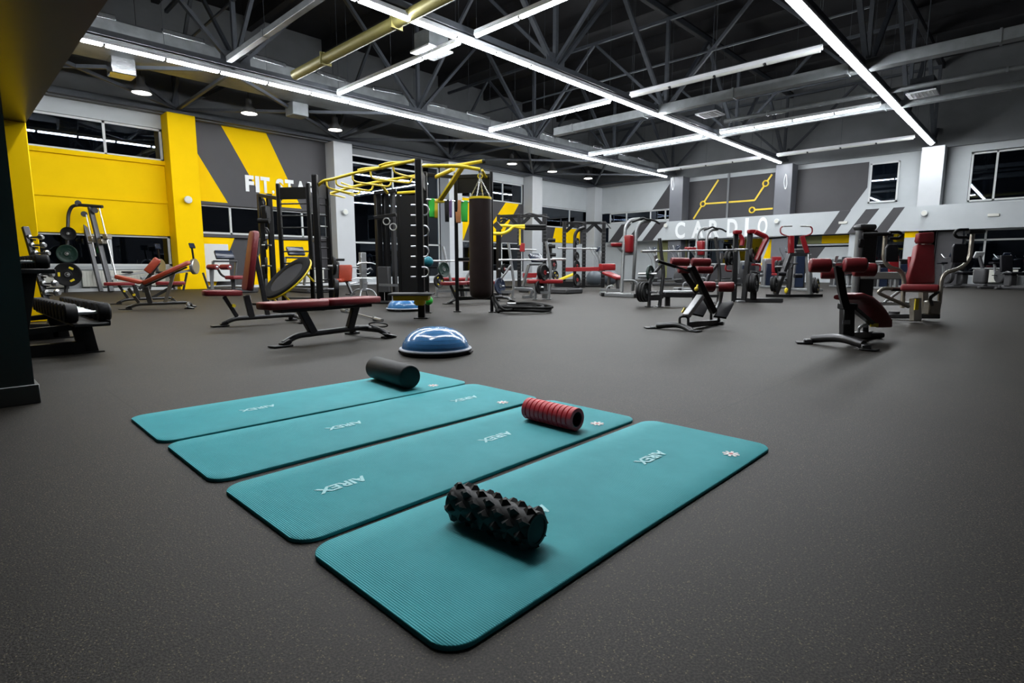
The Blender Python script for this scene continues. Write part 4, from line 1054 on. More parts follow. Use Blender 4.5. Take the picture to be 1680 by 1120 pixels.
MB(t).bar(*pw([(622, 467), (652, 468)], dC - .3), .05, .05).build('low_bar', 'silver_powder', t)

# heavy bag
hb = W(787, 285, dB); r = .178
bx_, by_ = W(788.5, 410, dB).x, W(788.5, 410, dB).y
zt_, zb_ = 1.80, .265
t = thing('punching_bag', 'long brown leather punching bag hanging on chains from the yellow arm', 'punching bag', (bx_, by_, zb_))
MB(t).lathe((bx_, by_, zb_), (bx_, by_, zb_ + 1), [(0, .001), (0.004, .07), (.03, .14), (.08, .170), (.16, r), (.8, r * 1.0), (1.45, r * .97), (zt_ - zb_, r * .96), (zt_ - zb_, .02)], 40).build('bag_body', 'bag_leather', t, 60)
MB(t).lathe((bx_, by_, zt_), (bx_, by_, zt_ + 1), [(-.005, r * .98), (.015, r * .985), (.03, r * .97), (.035, .1), (.045, .02)], 40, cap=False).build('top_cap', 'yellow_paint', t)
def chain(a, b, parent, r1=.014, rt=.0035, name='chain'):
    a, b = Vector(a), Vector(b); L_ = (b - a).length; n_ = max(3, int(L_ / (r1 * 2.4))); m_ = MB(parent); z_ = (b - a).normalized(); F_ = frame_of(z_)
    for i in range(n_):
        c_ = a.lerp(b, (i + .5) / n_); ax_ = F_ @ Vector((1, 0, 0) if i % 2 else (0, 1, 0)); s_ = ax_.cross(z_)
        pts = [c_ + z_ * (r1 * 1.55 * math.cos(q)) + s_ * (r1 * .7 * math.sin(q)) for q in [2 * PI * k / 10 for k in range(10)]]
        m_.tube(pts, rt, 5, closed=True)
    o = m_.build(name, 'chrome', parent); o['kind'] = 'stuff'; return o
kn = Vector((bx_, by_, zt_ + .32))
for k in range(4):
    a = PI / 2 * k + .5; chain((bx_ + r * .93 * math.cos(a), by_ + r * .93 * math.sin(a), zt_ + .02), kn, t, .012, .004)
chain(kn, (bx_, by_, hb.z - .02), t, .014, .004)
MB(t).torus((bx_, by_, hb.z - .06), (1, 1, 0), .035, .007, 20, 6).build('hook_ring', 'yellow_paint', t)

# bands on the bar
for px, y0, y1, w_, mt, lb in ((708, 329, 355, .10, 'band_green', 'narrow green exercise band at the left end of the bar'), (715, 329, 356, .06, 'band_yellow', 'yellow exercise band beside the narrow green one'),
        (733, 331, 362, .08, 'rubber', 'black exercise band hanging in the middle of the bar'), (739, 331, 355, .05, 'band_purple', 'purple exercise band next to the black one'),
        (751.5, 331, 364, .10, 'band_orange', 'brown orange exercise band beside the wide green one'), (761.5, 331, 362, .13, 'band_green', 'wide green exercise band next to the punching bag')):
    u = (px - 699) / 73; d_ = lerp(9.1, 9.5, u); a_, b_ = W(px, y0, d_), W(px + .5, y1, d_)
    yb = lerp(327, 331, u); a_ = W(px, yb, d_)
    m = MB(); hw = w_ / 2; sx = right
    for s in (-1, 1):
        off = Vector((0, 0, 0)) + Vector((fwd.x, fwd.y, 0)).normalized() * (.018 * s)
        m.add([a_ + off - sx * hw, a_ + off + sx * hw, b_ + off * 1.0 + sx * hw * .8, b_ + off - sx * hw * .8], [(0, 1, 2, 3)])
        o2 = off * .85
        m.add([a_ + o2 - sx * hw, a_ + o2 + sx * hw, b_ + o2 + sx * hw * .8, b_ + o2 - sx * hw * .8], [(0, 1, 2, 3)])
    m.cyl(a_ - sx * hw, a_ + sx * hw, .0185, n=12, cap=False); m.cyl(b_ - sx * hw * .8, b_ + sx * hw * .8, .0185, n=12, cap=False)
    tag(m.build('exercise_band', mt), lb, 'exercise band', 'exercise bands on the bar')
# balls on a low shelf between the posts
bp_ = W(700, 439, 8.75)
MB(rg).box(bp_, (.36, .26, .02), (0, 0, -.78)).build('ball_shelf', 'black_powder', rg)
for px, py, r_, mt, lb in ((702, 428, .085, 'ball_teal', 'teal medicine ball on the shelf behind the rig post'), (691, 431, .07, 'ball_maroon', 'dark red medicine ball beside the teal one')):
    c_ = W(px, py, 8.72); c_.z = bp_.z + .01 + r_
    tag(MB().sphere(c_, r_, 24).build('medicine_ball', mt), lb, 'medicine ball')
c_ = G(702, 503); c_ = W(703, 493, 8.75)
t = thing('kettlebell', 'small lime green kettlebell hanging off the step platform bracket', 'kettlebell', c_)
MB(t).sphere(c_, .07, 20).build('kettlebell_body', 'band_green', t); MB(t).torus(c_ + Vector((0, 0, .085)), right, .04, .01, 18, 6).build('handle', 'rubber', t)

# battle rope
t_pts = []
cR = G(859, 511)
for k in range(120):
    a = k * 0.232; rr = .27 + .10 * math.sin(a * .31) + .03 * math.sin(k * .9)
    q = right * ((rr + .14) * 0.98 * math.cos(a)) + Vector((fwd.x, fwd.y, 0)).normalized() * (rr * 1.45 * math.sin(a))
    t_pts.append(Vector((cR.x + q.x, cR.y + q.y, 0.026 + .0006 * k + .02 * (math.sin(a * 1.7) > .4))))
sm = [t_pts[0]]
for k in range(1, len(t_pts) - 1): sm.append((t_pts[k - 1] + t_pts[k] + t_pts[k + 1]) / 3)
t = thing('battle_rope', 'thick black battle rope coiled on the floor beside the bag frame', 'rope', (cR.x, cR.y, 0))
MB(t).tube(sm, .025, 8).build('rope_coil', 'rope_black', t, 80)
MB(t).tube(pw([(810, 484, 9.15), (812, 492, 9.1), (819, 503, 9.0), (828, 509, 8.95)], 9) + [sm[4] + Vector((0, 0, .02))], .021, 8, .2).build('rope_lead', 'rope_black', t, 80)
MB(t).tube(pw([(808, 488, 9.2), (812, 502, 9.05), (818, 512, 8.9)], 9), .021, 8, .2).build('rope_lead', 'rope_black', t, 80)
MB(t).tube([sm[-1], sm[-1] + Vector((.10, -.12, 0.0))], .023, 10).build('rope_end', 'brushed', t)

# plates stored on the ladder frame
for k, (px, py, n_, r_) in enumerate(((547, 436, 2, .17), (549, 474, 3, .19))):
    for j in range(n_):
        c_ = W(px + 2.0 * j, py, D(F4) + .02)
        plate(c_, right + fwd * .45, r_ - .01 * j, .03, 'rubber', None, 'black plate on the %s peg of the ladder frame' % ('upper' if k == 0 else 'lower'), 'plates on the %s ladder peg' % ('upper' if k == 0 else 'lower'))
    MB(rg).cyl(W(538, py, D(F4)), W(px + 7, py, D(F4) + .02), .018, n=8).build('plate_peg', 'chrome', rg)

# black tower behind the upright bench (post with small weights and handles)
dQ = 11.5
t = thing('cable_tower', 'black cable tower with coiled handles between the upright bench and the ladder', 'cable machine', (*W(430, 480, dQ)[:2], 0))
for px in (426, 441):
    q = W(px, 318, dQ); MB(t).bar((q.x, q.y, 0), q, .10, .09, .006).build('upright', 'black_powder', t)
MB(t).bar(W(426, 320, dQ), W(460, 326, dQ - .6), .08, .07, .006).build('top_beam', 'black_powder', t)
q = W(433, 362, dQ - .15); MB(t).cyl(q - right * .11, q + right * .11, .055, n=20).build('grip_roll', 'rubber', t)
for px, py in ((438, 378), (436, 402), (432, 330)): MB(t).torus(W(px, py, dQ - .15), (1, 0, .4), .06, .016, 20, 6).build('hanging_handle', 'rubber_grey', t)
MB(t).box(W(436, 350, dQ - .1), (.22, .12, .30), (0, 0, .75), .02).build('carriage', 'black_powder', t)
MB(t).box((W(433, 480, dQ).x, W(433, 480, dQ).y, .02), (.5, .4, .04), (0, 0, .75)).build('base', 'black_powder', t)
for k, py in enumerate((402, 436, 475)):
    c_ = W(437, py, dQ - .3)
    plate(c_, right + fwd * .4, (.09, .17, .22)[k], .04, 'rubber', None, ('small high', 'middle', 'large low')[k] + ' black plate on the tower behind the upright bench')
    MB(t).cyl(W(430, py, dQ - .25), W(445, py, dQ - .3), .016, n=8).build('plate_peg', 'chrome', t)

# dumbbell tree
dT = D(G(600, 490)); g = G(597, 488)
t = thing('handle_tree', 'silver upright stand with curved feet holding cable handles', 'handle stand', g)
zz = lambda py: .77 + (438 - py) * dT / 910
MB(t).bar((g.x, g.y, .16), (g.x, g.y, 1.13), .15, .12, .01).build('column', 'silver_powder', t)
for k in range(4):
    a = .75 + PI / 2 * k; MB(t).tube([(g.x + .04 * math.cos(a), g.y + .04 * math.sin(a), .22), (g.x + .22 * math.cos(a), g.y + .22 * math.sin(a), .20), (g.x + .34 * math.cos(a), g.y + .34 * math.sin(a), .015)], .02, 8, .12).build('foot', 'silver_powder', t)
for k, z_ in enumerate((1.0, .86, .72, .60, .48, .36)):
    for s in (-1, 1):
        a = .75 + .8 * k
        e = Vector((math.cos(a) * s, math.sin(a) * s, 0)); p0 = Vector((g.x, g.y, z_))
        MB(t).tube([p0 + e * .06, p0 + e * .16, p0 + e * .20 + Vector((0, 0, .04))], .01, 6, .02).build('hook', 'chrome', t)
for lb, k, s_ in (('chrome straight pull bar on the left of the silver stand', 1, -1), ('chrome curved handle low on the left of the silver stand', 4, 1), ('chrome pull bar on the right of the silver stand', 2, -1), ('chrome wide bar low on the right of the silver stand', 5, -1)):
    a = .75 + .8 * k; z_ = (1.0, .86, .72, .60, .48, .36)[k]; e = Vector((math.cos(a) * s_, math.sin(a) * s_, 0)); p = Vector((g.x, g.y, z_ + .012)) + e * .17; q_ = e.cross(Vector((0, 0, 1)))
    tag(MB().tube([p - q_ * .26 - Vector((0, 0, .03)), p - q_ * .14, p + q_ * .14, p + q_ * .26 - Vector((0, 0, .04))], .014, 8, .04).build('pull_bar', 'chrome'), lb, 'cable handle')
# seated machine between rig and stand
dM = 15.5
t = thing('seated_machine', 'orange red seat with upright back pad beside the pale column', 'exercise machine', (*W(565, 482, dM)[:2], 0))
MB(t).box(W(556, 460, dM), (.40, .36, .10), (0, 0, .6), .03, 3).build('seat', 'orange_vinyl', t, 50)
MB(t).box(W(567, 448, dM), (.12, .36, .46), (0, .15, .6), .03, 3).build('backrest', 'orange_vinyl', t, 50)
MB(t).bar(W(569, 462, dM), W(577, 481, dM), .08, .06, .006).build('leg', 'gunmetal', t); MB(t).box(W(575, 483, dM), (.35, .12, .05), (0, 0, .6)).build('foot', 'gunmetal', t)
MB(t).bar(W(552, 430, dM), W(551, 478, dM), .14, .08, .006).build('column', 'gunmetal', t); MB(t).cyl(W(548, 426, dM), W(565, 426, dM), .035, n=10).build('grip', 'rubber', t)
MB(t).tube(pw([(567, 440), (578, 438), (592, 437)], dM), .02, 8).build('arm', 'chrome', t)

# leg machine, white board and treadmills before the painted wall
dW = 18.5
tag(MB().box(W(355, 431, 20.2), (.85, .12, 1.35), None, .01).build('white_cabinet', 'white_plastic'), 'white upright cabinet before the grey and yellow wall', 'cabinet')
def treadmill(px, py, d, label, wd=.55):
    q = W(px, py, d)
    t = thing('treadmill', label, 'treadmill', (q.x, q.y, 0), 0, 'treadmills')
    MB(t).box(q, (wd, .10, .30), (-.6, 0, 0), .03, 2).build('console', 'screen', t)
    MB(t).box(q + Vector((0, -.05, -.20)), (wd * 1.3, .10, .06), None, .02).build('handlebar', 'rubber_grey', t)
    for s in (-1, 1): MB(t).bar(q + Vector((s * wd * .62, 0, -.2)), (q.x + s * wd * .62, q.y + .25, .18), .06, .09, .01).build('upright', 'silver_powder', t)
    MB(t).box((q.x, q.y - .55, .075), (wd * 1.45, 1.9, .15), None, .03).build('deck', 'rubber_grey', t)
    MB(t).box((q.x, q.y - .60, .156), (wd * .95, 1.7, .012)).build('running_belt', 'rubber', t)
    return t
treadmill(368, 418, 17.5, 'treadmill with dark console left of the upright bench backrest')
treadmill(485, 412, 17.5, 'treadmill with dark console seen through the ladder frame')
treadmill(880, 423, 17.0, 'treadmill console seen between the silver bench press uprights')
t = thing('leg_machine', 'grey leg machine with two red rollers beside the white cabinet', 'exercise machine', (*W(350, 476, 15.5)[:2], 0))
rollerpad(t, W(342, 438, 15.5), W(356, 438, 15.3), .075); rollerpad(t, W(363, 438, 15.6), W(377, 438, 15.4), .075)
MB(t).tube(pw([(357, 440), (363, 452), (378, 457), (384, 458)], 15.5), .03, 8, .2).build('lever', 'gunmetal', t)
MB(t).bar(W(346, 441, 15.5), (W(346, 441, 15.5).x, W(346, 441, 15.5).y, .05), .07, .07).build('upright', 'silver_powder', t)
MB(t).bar(W(340, 476, 15.5), W(362, 477, 15.5), .08, .08).build('base_bar', 'silver_powder', t); MB(t).bar(W(382, 458, 15.5), (W(382, 458, 15.5).x, W(382, 458, 15.5).y, 0), .08, .08).build('rear_leg', 'gunmetal', t)
pad(t, 'seat', 'red_vinyl', W(388, 455, 15.5), (.5, .35, .10), (0, 0, .4), .03)
# ================================================================ EQUIPMENT IN THE MIDDLE AND ON THE RIGHT
# ---- bench presses: two side frames, barbell, bench, plates
def frame_side(t, top, mid, foot, sfoot, sjoin, sknee, d, mt, r=.035):
    q = pw([top, mid, foot], d); q[2].z = 0.02
    MB(t).tube(q, r, 8, .12).build('upright', mt, t)
    q2 = pw([sjoin, sknee, sfoot], d); q2[2].z = 0.02
    MB(t).tube(q2, r * .95, 8, .12).build('front_strut', mt, t)
    z_ = .16; a_, b_ = Vector((q[2].x, q[2].y, z_)), Vector((q2[2].x, q2[2].y, z_)); MB(t).bar(a_, b_, .06, .06).build('foot_rail', mt, t)
    for p_ in (q[2], q2[2]): MB(t).box((p_.x, p_.y, .008), (.16, .12, .016), (0, 0, .8)).build('foot_plate', mt, t)
    return q, q2

t = thing('bench_press', 'silver bench press station right of the punching bag', 'bench press', (*G(862, 490)[:2], 0))
dA, dAr = D(G(830, 489)), D(G(889, 491))
frame_side(t, (834, 398), (843.5, 466), (840, 488), (821, 489), (840, 433), (821, 458), dA, 'silver_powder')
frame_side(t, (896, 396), (904, 444), (900, 490), (878, 492), (883, 451), (878, 470), dAr, 'silver_powder')
MB(t).bar(W(843, 473, dA), W(873, 475, dA + .2), .09, .07, .01).build('spine', 'silver_powder', t)
MB(t).bar(W(872, 474, dA + .2), W(869, 488, dA + .2), .10, .08, .01).build('end_foot', 'silver_powder', t)
MB(t).box((W(868, 488, dA + .2).x, W(868, 488, dA + .2).y, .03), (.5, .10, .06), (0, 0, .2)).build('foot_bar', 'silver_powder', t)
a_, b_ = W(865, 462, 13.3), W(922, 461, 13.4); dd_ = (b_ - a_)
MB(t).box((a_ + b_) / 2, (dd_.length, .30, .10), (0, 0, math.atan2(dd_.y, dd_.x)), .03, 3).build('bench_pad', 'bright_red', t, 50)
MB(t).bar((a_ + b_) / 2 - Vector((0, 0, .05)), Vector(((a_ + b_).x / 2, (a_ + b_).y / 2, .02)), .10, .08).build('pad_post', 'silver_powder', t)
barbell(W(818, 426.5, dA - .1), W(928.5, 425, dAr + .1), 'chrome barbell on the silver bench press right of the punching bag', .018, .30)
def stack(specs, lb, grp=None):
    """specs: (px, py, d, r, th, material, hub)"""
    for i, (px, py, d, r_, th_, mt, inn) in enumerate(specs): plate(W(px, py, d), right * .8 - fwd * .6, r_, th_, mt, inn, lb[i] if isinstance(lb, (list, tuple)) else lb, grp)
stack([(889, 447, dAr, .185, .05, 'rubber', None), (893, 447, dAr - .08, .185, .05, 'rubber', 'bright_red')], ['thick black plate high on the silver bench press', 'black plate with a red centre, outermost on the silver bench press'])
stack([(885, 471, dAr - .05, .155, .05, 'rubber', None)], ['black plate low on the silver bench press, near the floor'])
stack([(827, 441, dA, .125, .04, 'rubber', 'bright_red'), (820, 469, dA - .05, .20, .05, 'dark_blue', None)], ['small black plate with red centre left on the silver bench press', 'dark blue plate just right of the punching bag'])
for px, py, d in ((893, 447, dAr), (885, 471, dAr), (825, 441, dA), (821, 469, dA)): MB(t).cyl(W(px, py, d) - right * .12, W(px, py, d) + right * .1, .02, n=8).build('plate_peg', 'brushed', t)

t = thing('bench_press', 'silver bench press station hidden mostly behind the bag frame', 'bench press', (*W(735, 485, 14.2)[:2], 0))
frame_side(t, (727, 404), (740, 462), (743, 480), (716, 482), (733, 430), (717, 455), 14.2, 'silver_powder')
frame_side(t, (775, 404), (786, 462), (788, 480), (764, 482), (780, 430), (765, 455), 14.3, 'silver_powder')
MB(t).box(W(752, 458, 14.6), (1.1, .30, .09), (0, 0, -.76), .03, 3).build('bench_pad', 'bright_red', t, 50); MB(t).box(W(752, 470, 14.6), (.08, .08, .4)).build('pad_post', 'silver_powder', t)
barbell(W(706, 428, 14.1), W(801, 427.5, 14.3), 'chrome barbell behind the black bag frame', .018, .25)
stack([(728, 442, 13.9, .19, .05, 'plate_green', None)], ['dark green plate behind the bag frame']); stack([(720, 461, 12.6, .15, .05, 'rubber', 'yellow_plastic')], ['black plate with yellow marks leaning low behind the front rig post'])
MB(t).cyl(W(722, 442, 14), W(735, 442, 14), .02).build('plate_peg', 'brushed', t); MB(t).cyl(W(716, 461, 12.7), W(724, 461, 12.6), .02).build('plate_peg', 'brushed', t)

dP, dPr = 10.75, 10.9
t = thing('bench_press', 'dark grey bench press station behind the back extension bench', 'bench press', (*G(1100, 503)[:2], 0))
frame_side(t, (1082, 391), (1089, 448), (1082, 500), (1064.6, 503), (1086, 433), (1066, 457), dP, 'gunmetal', .036)
frame_side(t, (1174, 389), (1181, 448), (1178, 497), (1158, 500), (1177, 433), (1160, 455), dPr + .9, 'gunmetal', .036)
MB(t).bar(W(1088, 483, dP), W(1146, 484, dP + .3), .12, .10, .01).build('seat_frame', 'gunmetal', t)
for px in (1095, 1140): MB(t).bar(W(px, 485, dP + .1), Vector((*W(px, 502, dP + .1)[:2], .01)), .09, .07).build('leg', 'gunmetal', t); 
MB(t).box(W(1118, 479, dP + .3), (.85, .30, .06), (0, 0, -.7), .02, 3).build('bench_pad', 'silver_powder', t, 50)
MB(t).bar(W(1067, 487, dP), W(1088, 486, dP), .06, .08).build('lower_rail', 'gunmetal', t)
barbell(W(1052, 412.5, dP - .2), W(1226, 409.5, dPr + .9), 'long chrome barbell racked in front of the pull-up towers', .016, .35)
stack([(1051, 479, dP + .25, .195, .045, 'rubber', None), (1055.5, 479, dP + .1, .195, .045, 'rubber', None), (1060, 479, dP - .05, .19, .04, 'rubber', None)], 'black plate in the stack left of the dark bench press', 'plates in the stack left of the dark bench press')
stack([(1067, 449, dP + .1, .165, .045, 'plate_green', None)], ['dark green plate above the black stack of the dark bench press'])
for py in (479, 449): MB(t).cyl(W(1048, py, dP + .3), W(1078, py, dP - .2), .02, n=8).build('plate_peg', 'brushed', t)
for px, py in ((1076, 424), (1184, 420)): MB(t).box(W(px, py, dP), (.05, .05, .12), (0, 0, .7)).build('bar_catch', 'chrome', t)

# ---- black power racks
def power_rack(label, tops, zt, extra=None):
    P_ = [gz(px, py, zt) for px, py in tops]
    c = sum(P_, Vector()) / len(P_); c.z = 0
    t = thing('power_rack', label, 'power rack', c, 0, 'black power racks')
    for q in P_:
        o = MB(t).box((q.x, q.y, zt / 2), (.13, .13, zt), (0, 0, .75), .01).build('post', 'black_powder', t)
        m = MB(t)
        for k in range(14): m.box((q.x, q.y, .35 + .13 * k), (.145, .145, .035), (0, 0, .75))
        h = m.build('post_holes', 'rubber_grey', o); h['kind'] = 'stuff'
    n = len(P_)
    for i in range(n):
        a, b = P_[i], P_[(i + 1) % n]
        MB(t).bar(a - Vector((0, 0, .06)), b - Vector((0, 0, .06)), .06, .10, .005).build('top_beam', 'black_powder', t)
        for s, e in ((a, b), (b, a)):
            u = (e - s).normalized(); MB(t).bar(s + u * .06 - Vector((0, 0, .38)), s + u * .36 - Vector((0, 0, .10)), .05, .12).build('gusset', 'black_powder', t)
    for i in range(n - 1 if n > 2 else 1):
        a, b = P_[i], P_[(i + 1) % n]; MB(t).bar(Vector((a.x, a.y, .05)), Vector((b.x, b.y, .05)), .10, .08, .005).build('base_beam', 'black_powder', t)
    return t, P_
t, P_ = power_rack('black power rack with red safety bars near the corner of the hall', [(926, 363), (959, 363), (991, 363)], 2.45)
a_, b_ = W(928, 442, 19.2), W(990, 441, 19.0); MB(t).bar(a_, b_, .10, .14, .01).build('safety_bar', 'bright_red', t)
for (a, b) in (((985, 366), (1002, 375)), ((960, 366), (940, 364))): MB(t).tube(pw([a, ((a[0] + b[0]) / 2, a[1] - 2), b], 19), .020, 8, .2).build('chin_bar', 'rubber_grey', t)
MB(t).tube(pw([(943, 470), (943, 385), (948, 377), (959, 373)], 19.5), .06, 8, .5).build('rear_tube', 'black_powder', t)
barbell(W(915, 407, 18.7), W(979, 408, 19.3), 'chrome barbell in the rack with red safety bars', .022, .35)
stack([(947, 396, 19.4, .12, .05, 'rubber', None), (946, 420, 19.4, .15, .05, 'rubber', None), (946, 436, 19.3, .19, .06, 'rubber', 'bright_red'), (946, 459, 19.2, .21, .07, 'rubber', 'bright_red')],
      ['smallest plate on the rear tube of the corner rack', 'second plate down on the corner rack', 'black plate with red centre level with the red safety bar', 'largest black plate with red centre low on the corner rack'])
t, P_ = power_rack('black power rack with red safety bars behind the silver bench press', [(818, 352), (852, 351), (894, 351)], 2.62)
MB(t).bar(W(858, 452, 18.5), W(893, 451, 18.7), .10, .16, .01).build('safety_bar', 'bright_red', t); MB(t).box(W(857, 406, 18.6), (.20, .16, .28), (0, 0, .7), .01).build('bar_catch', 'bright_red', t)
MB(t).tube(pw([(860, 352), (868, 349), (884, 353), (901, 357)], 18.5), .022, 8, .2).build('chin_bar', 'rubber_grey', t)
barbell(W(800, 407, 18.3), W(880, 410, 18.8), 'chrome barbell high in the rack behind the silver bench press', .022, .35)
stack([(908, 434, 18.3, .19, .06, 'rubber', 'bright_red'), (911, 452, 18.2, .17, .06, 'rubber', 'yellow_plastic')], ['red centred black plate between the two black racks', 'black plate with yellow marks between the two black racks'])
MB(t).cyl(W(902, 434, 18.4), W(912, 434, 18.3), .02).build('plate_peg', 'brushed', t); MB(t).cyl(W(902, 452, 18.4), W(912, 452, 18.3), .02).build('plate_peg', 'brushed', t)
MB(t).bar(W(903, 400, 18.5), (W(903, 400, 18.5).x, W(903, 400, 18.5).y, 0), .08, .08).build('plate_post', 'black_powder', t)
for k, (px, py) in enumerate(((905, 394), (905, 404), (906, 418))): MB(t).cyl(W(px - 6, py, 18.4), W(px + 6, py, 18.4), .06, n=12).build('hex_weight', 'rubber', t)

# yellow lever machine behind the bag
t = thing('lever_machine', 'yellow lever arms with black grips high behind the punching bag', 'exercise machine', (*W(822, 480, 15.5)[:2], 0))
MB(t).tube(pw([(805, 383), (826, 383), (836, 378), (842, 371), (861, 370.5)], 15), .045, 10, .2).build('lever_arm', 'yellow_paint', t)
MB(t).tube(pw([(816, 370), (835, 370), (861, 374.5)], 15), .04, 10, .2).build('lever_arm', 'yellow_paint', t)
for y in (370.5, 374.8): MB(t).cyl(W(861, y, 15), W(894, y + .3, 15.3), .045, n=12).build('grip', 'rubber', t)
MB(t).bar(W(818, 364, 15.2), Vector((*W(818, 364, 15.2)[:2], 0)), .10, .10).build('column', 'black_powder', t)
MB(t).bar(W(812, 366, 15), W(821, 377, 15), .10, .16).build('pivot', 'gunmetal', t); MB(t).tube(pw([(820, 362), (826, 358), (832, 361)], 15), .03, 8, .1).build('upper_grip', 'rubber', t)
MB(t).bar(W(853, 374, 15.2), W(853, 402, 15.2), .05, .05).build('hanging_link', 'yellow_paint', t)
MB(t).box((W(818, 364, 15.2).x, W(818, 364, 15.2).y, .03), (.7, .6, .06), (0, 0, .7)).build('base', 'black_powder', t)

# grey exercise balls and low bench near the corner
for px, py, d, r_, lb in ((975, 452, 22, .32, 'grey exercise ball behind the corner power rack'), (1000, 453, 23, .34, 'grey exercise ball left of the nearer pull-up tower')):
    c_ = W(px, py, d); c_.z = r_; tag(MB().sphere(c_, r_, 28).build('exercise_ball', 'ball_grey'), lb, 'exercise ball')
t = thing('step_bench', 'low yellow and black bench near the corner rack', 'bench', (*W(935, 458, 20.5)[:2], 0))
MB(t).bar(W(918, 459, 20.5), W(942, 449, 20.7), .20, .07, .01).build('bench_top', 'yellow_paint', t); MB(t).box((*W(930, 462, 20.5)[:2], .12), (.9, .3, .24), (0, 0, -.7)).build('bench_foot', 'rubber', t)
t = thing('decline_bench', 'red sloping bench between the corner rack and the pull-up tower', 'bench', (*W(1005, 466, 18)[:2], 0))
MB(t).bar(W(993, 447, 18), W(1018, 457, 17.5), .35, .10, .03).build('bench_pad', 'machine_red', t); MB(t).box(W(996, 438, 18.4), (.5, .3, .22), (0, 0, -.5), .04, 2).build('backrest', 'bright_red', t)
MB(t).bar(W(1000, 452, 18), Vector((*W(998, 468, 18)[:2], .04)), .08, .08).build('leg', 'gunmetal', t); MB(t).bar(W(1012, 457, 17.7), Vector((*W(1014, 468, 17.7)[:2], .04)), .08, .08).build('leg', 'gunmetal', t); MB(t).bar(Vector((*W(985, 470, 17.8)[:2], .04)), Vector((*W(1018, 470, 17.6)[:2], .04)), .07, .08).build('base_bar', 'silver_powder', t)

# ---- pull-up towers
dV = D(G(1045, 486))
def vkr():
    t = thing('pull_up_tower', 'silver pull-up tower with red back and arm pads, nearer of two', 'pull-up tower', (*W(1035, 480, dV)[:2], 0), 0, 'silver pull-up towers')
    MB(t).tube(pw([(1020, 479), (1021.8, 430), (1026, 372), (1033, 361), (1050, 359)], dV), .045, 12, .45, seg=8).build('upright', 'silver_powder', t)
    MB(t).tube(pw([(1038, 476, dV + .4), (1041, 430), (1044, 376), (1051, 364), (1067, 362)], dV - .1), .045, 12, .45, seg=8).build('upright', 'silver_powder', t)
    MB(t).tube(pw([(1037, 364), (1046, 361), (1055, 357), (1060, 360), (1073, 361), (1083, 367)], dV - .2), .028, 8, .12).build('pull_up_bar', 'rubber', t)
    MB(t).bar(*pw([(1022, 417), (1043, 416)], dV), .08, .07).build('cross_beam', 'silver_powder', t)
    c = W(1031.5, 400, dV - .05); MB(t).box(c, (.16, .24, .46), (0, 0, -.2), .04, 3).build('back_pad', 'machine_red', t, 50)
    MB(t).bar(*pw([(996, 403), (1021, 405)], dV - .2), .05, .05).build('arm_bar', 'silver_powder', t)
    for s in (0, .45):
        a, b = pw([(1002.5, 401, dV - .25 + s), (1020, 401.5, dV - .2 + s)], dV); MB(t).bar(a, b, .12, .10, .035, seg=3).build('arm_pad', 'machine_red', t, 50)
    MB(t).bar(*pw([(1012, 404), (1024, 416)], dV), .06, .06).build('arm_strut', 'silver_powder', t)
    a, b = G(991, 483, .05), G(1044, 485, .05); MB(t).bar(a, b, .09, .09, .01).build('base_rail', 'silver_powder', t)
    a2 = a + Vector((.55, .55, 0)) * .8; b2 = b + Vector((.55, .55, 0)) * .8; MB(t).bar(a2, b2, .09, .09, .01).build('base_rail', 'silver_powder', t)
    MB(t).tube(pw([(1021, 460), (1040, 460), (1045, 465), (1046, 483)], dV), .035, 10, .2).build('step_tube', 'silver_powder', t)
    MB(t).tube(pw([(995, 483), (996, 470), (1004, 468), (1006, 470)], dV), .02, 8, .1).build('foot_rest', 'silver_powder', t)
    for q in (a, b): MB(t).box(q, (.14, .12, .10), (0, 0, -.76), .01).build('rubber_foot', 'rubber', t)
    return t
v0 = vkr()
pA = v0.location.copy(); far = W(1152, 474, 17.9); far.z = 0
v1 = dup(v0, far, 0.06, 'silver pull-up tower with red pads, farther, before the CARDIO band')

# ---- back extension bench in the right middle
def e7(x, y, d): return (1050 + x / 7.465, 410 + y / 7.465, d)
t = thing('back_extension_bench', 'dark bench with red hip rollers, ankle rollers and black foot plates', 'back extension bench', (*G(1110, 545)[:2], 0))
d0_, d1_ = 6.85, 7.5
q = pw([e7(200, 930, 7.0), e7(480, 908, 6.9), e7(640, 990, 6.7)], 0)
MB(t).tube(q, .042, 14, .12, flat=.85).build('front_tube', 'gunmetal', t)
for a, b in ((e7(60, 985, 7.0), e7(200, 955, 7.0)), (e7(725, 1040, 6.6), e7(620, 980, 6.7))):
    A_, B_ = W(*a), W(*b); A_.z = 0.012; f = MB(t).bar(A_, (B_.x, B_.y, .012), .12, .014, .003).build('foot_plate', 'black_powder', t)
    MB(t).box(A_.lerp(B_, .7) + Vector((0, 0, -.01)), (.09, .07, .06), (0, 0, .3), .01).build('foot_bracket', 'gunmetal', f)
MB(t).bar(W(*e7(600, 915, 6.85)), W(*e7(960, 880, d1_)), .06, .07, .008).build('spine', 'gunmetal', t)
A_ = W(*e7(960, 925, d1_)); A_.z = .012; MB(t).bar(W(*e7(905, 930, d1_ - .05)) * 1, W(*e7(1040, 932, d1_ + .05)), .12, .03, .004).build('rear_foot', 'black_powder', t)
MB(t).box(W(*e7(960, 905, d1_)), (.16, .14, .08), (0, 0, .3), .02).build('rear_bracket', 'gunmetal', t)
MB(t).tube(pw([e7(485, 895, 6.85), e7(483, 812, 6.85), e7(592, 812, 6.85), e7(590, 905, 6.85)], 0), .016, 10, .06).build('lower_bracket', 'gunmetal', t)
MB(t).bar(W(*e7(565, 810, 6.85)), W(*e7(745, 560, 6.95)), .10, .06, .008).build('slanted_cover', 'brushed', t)
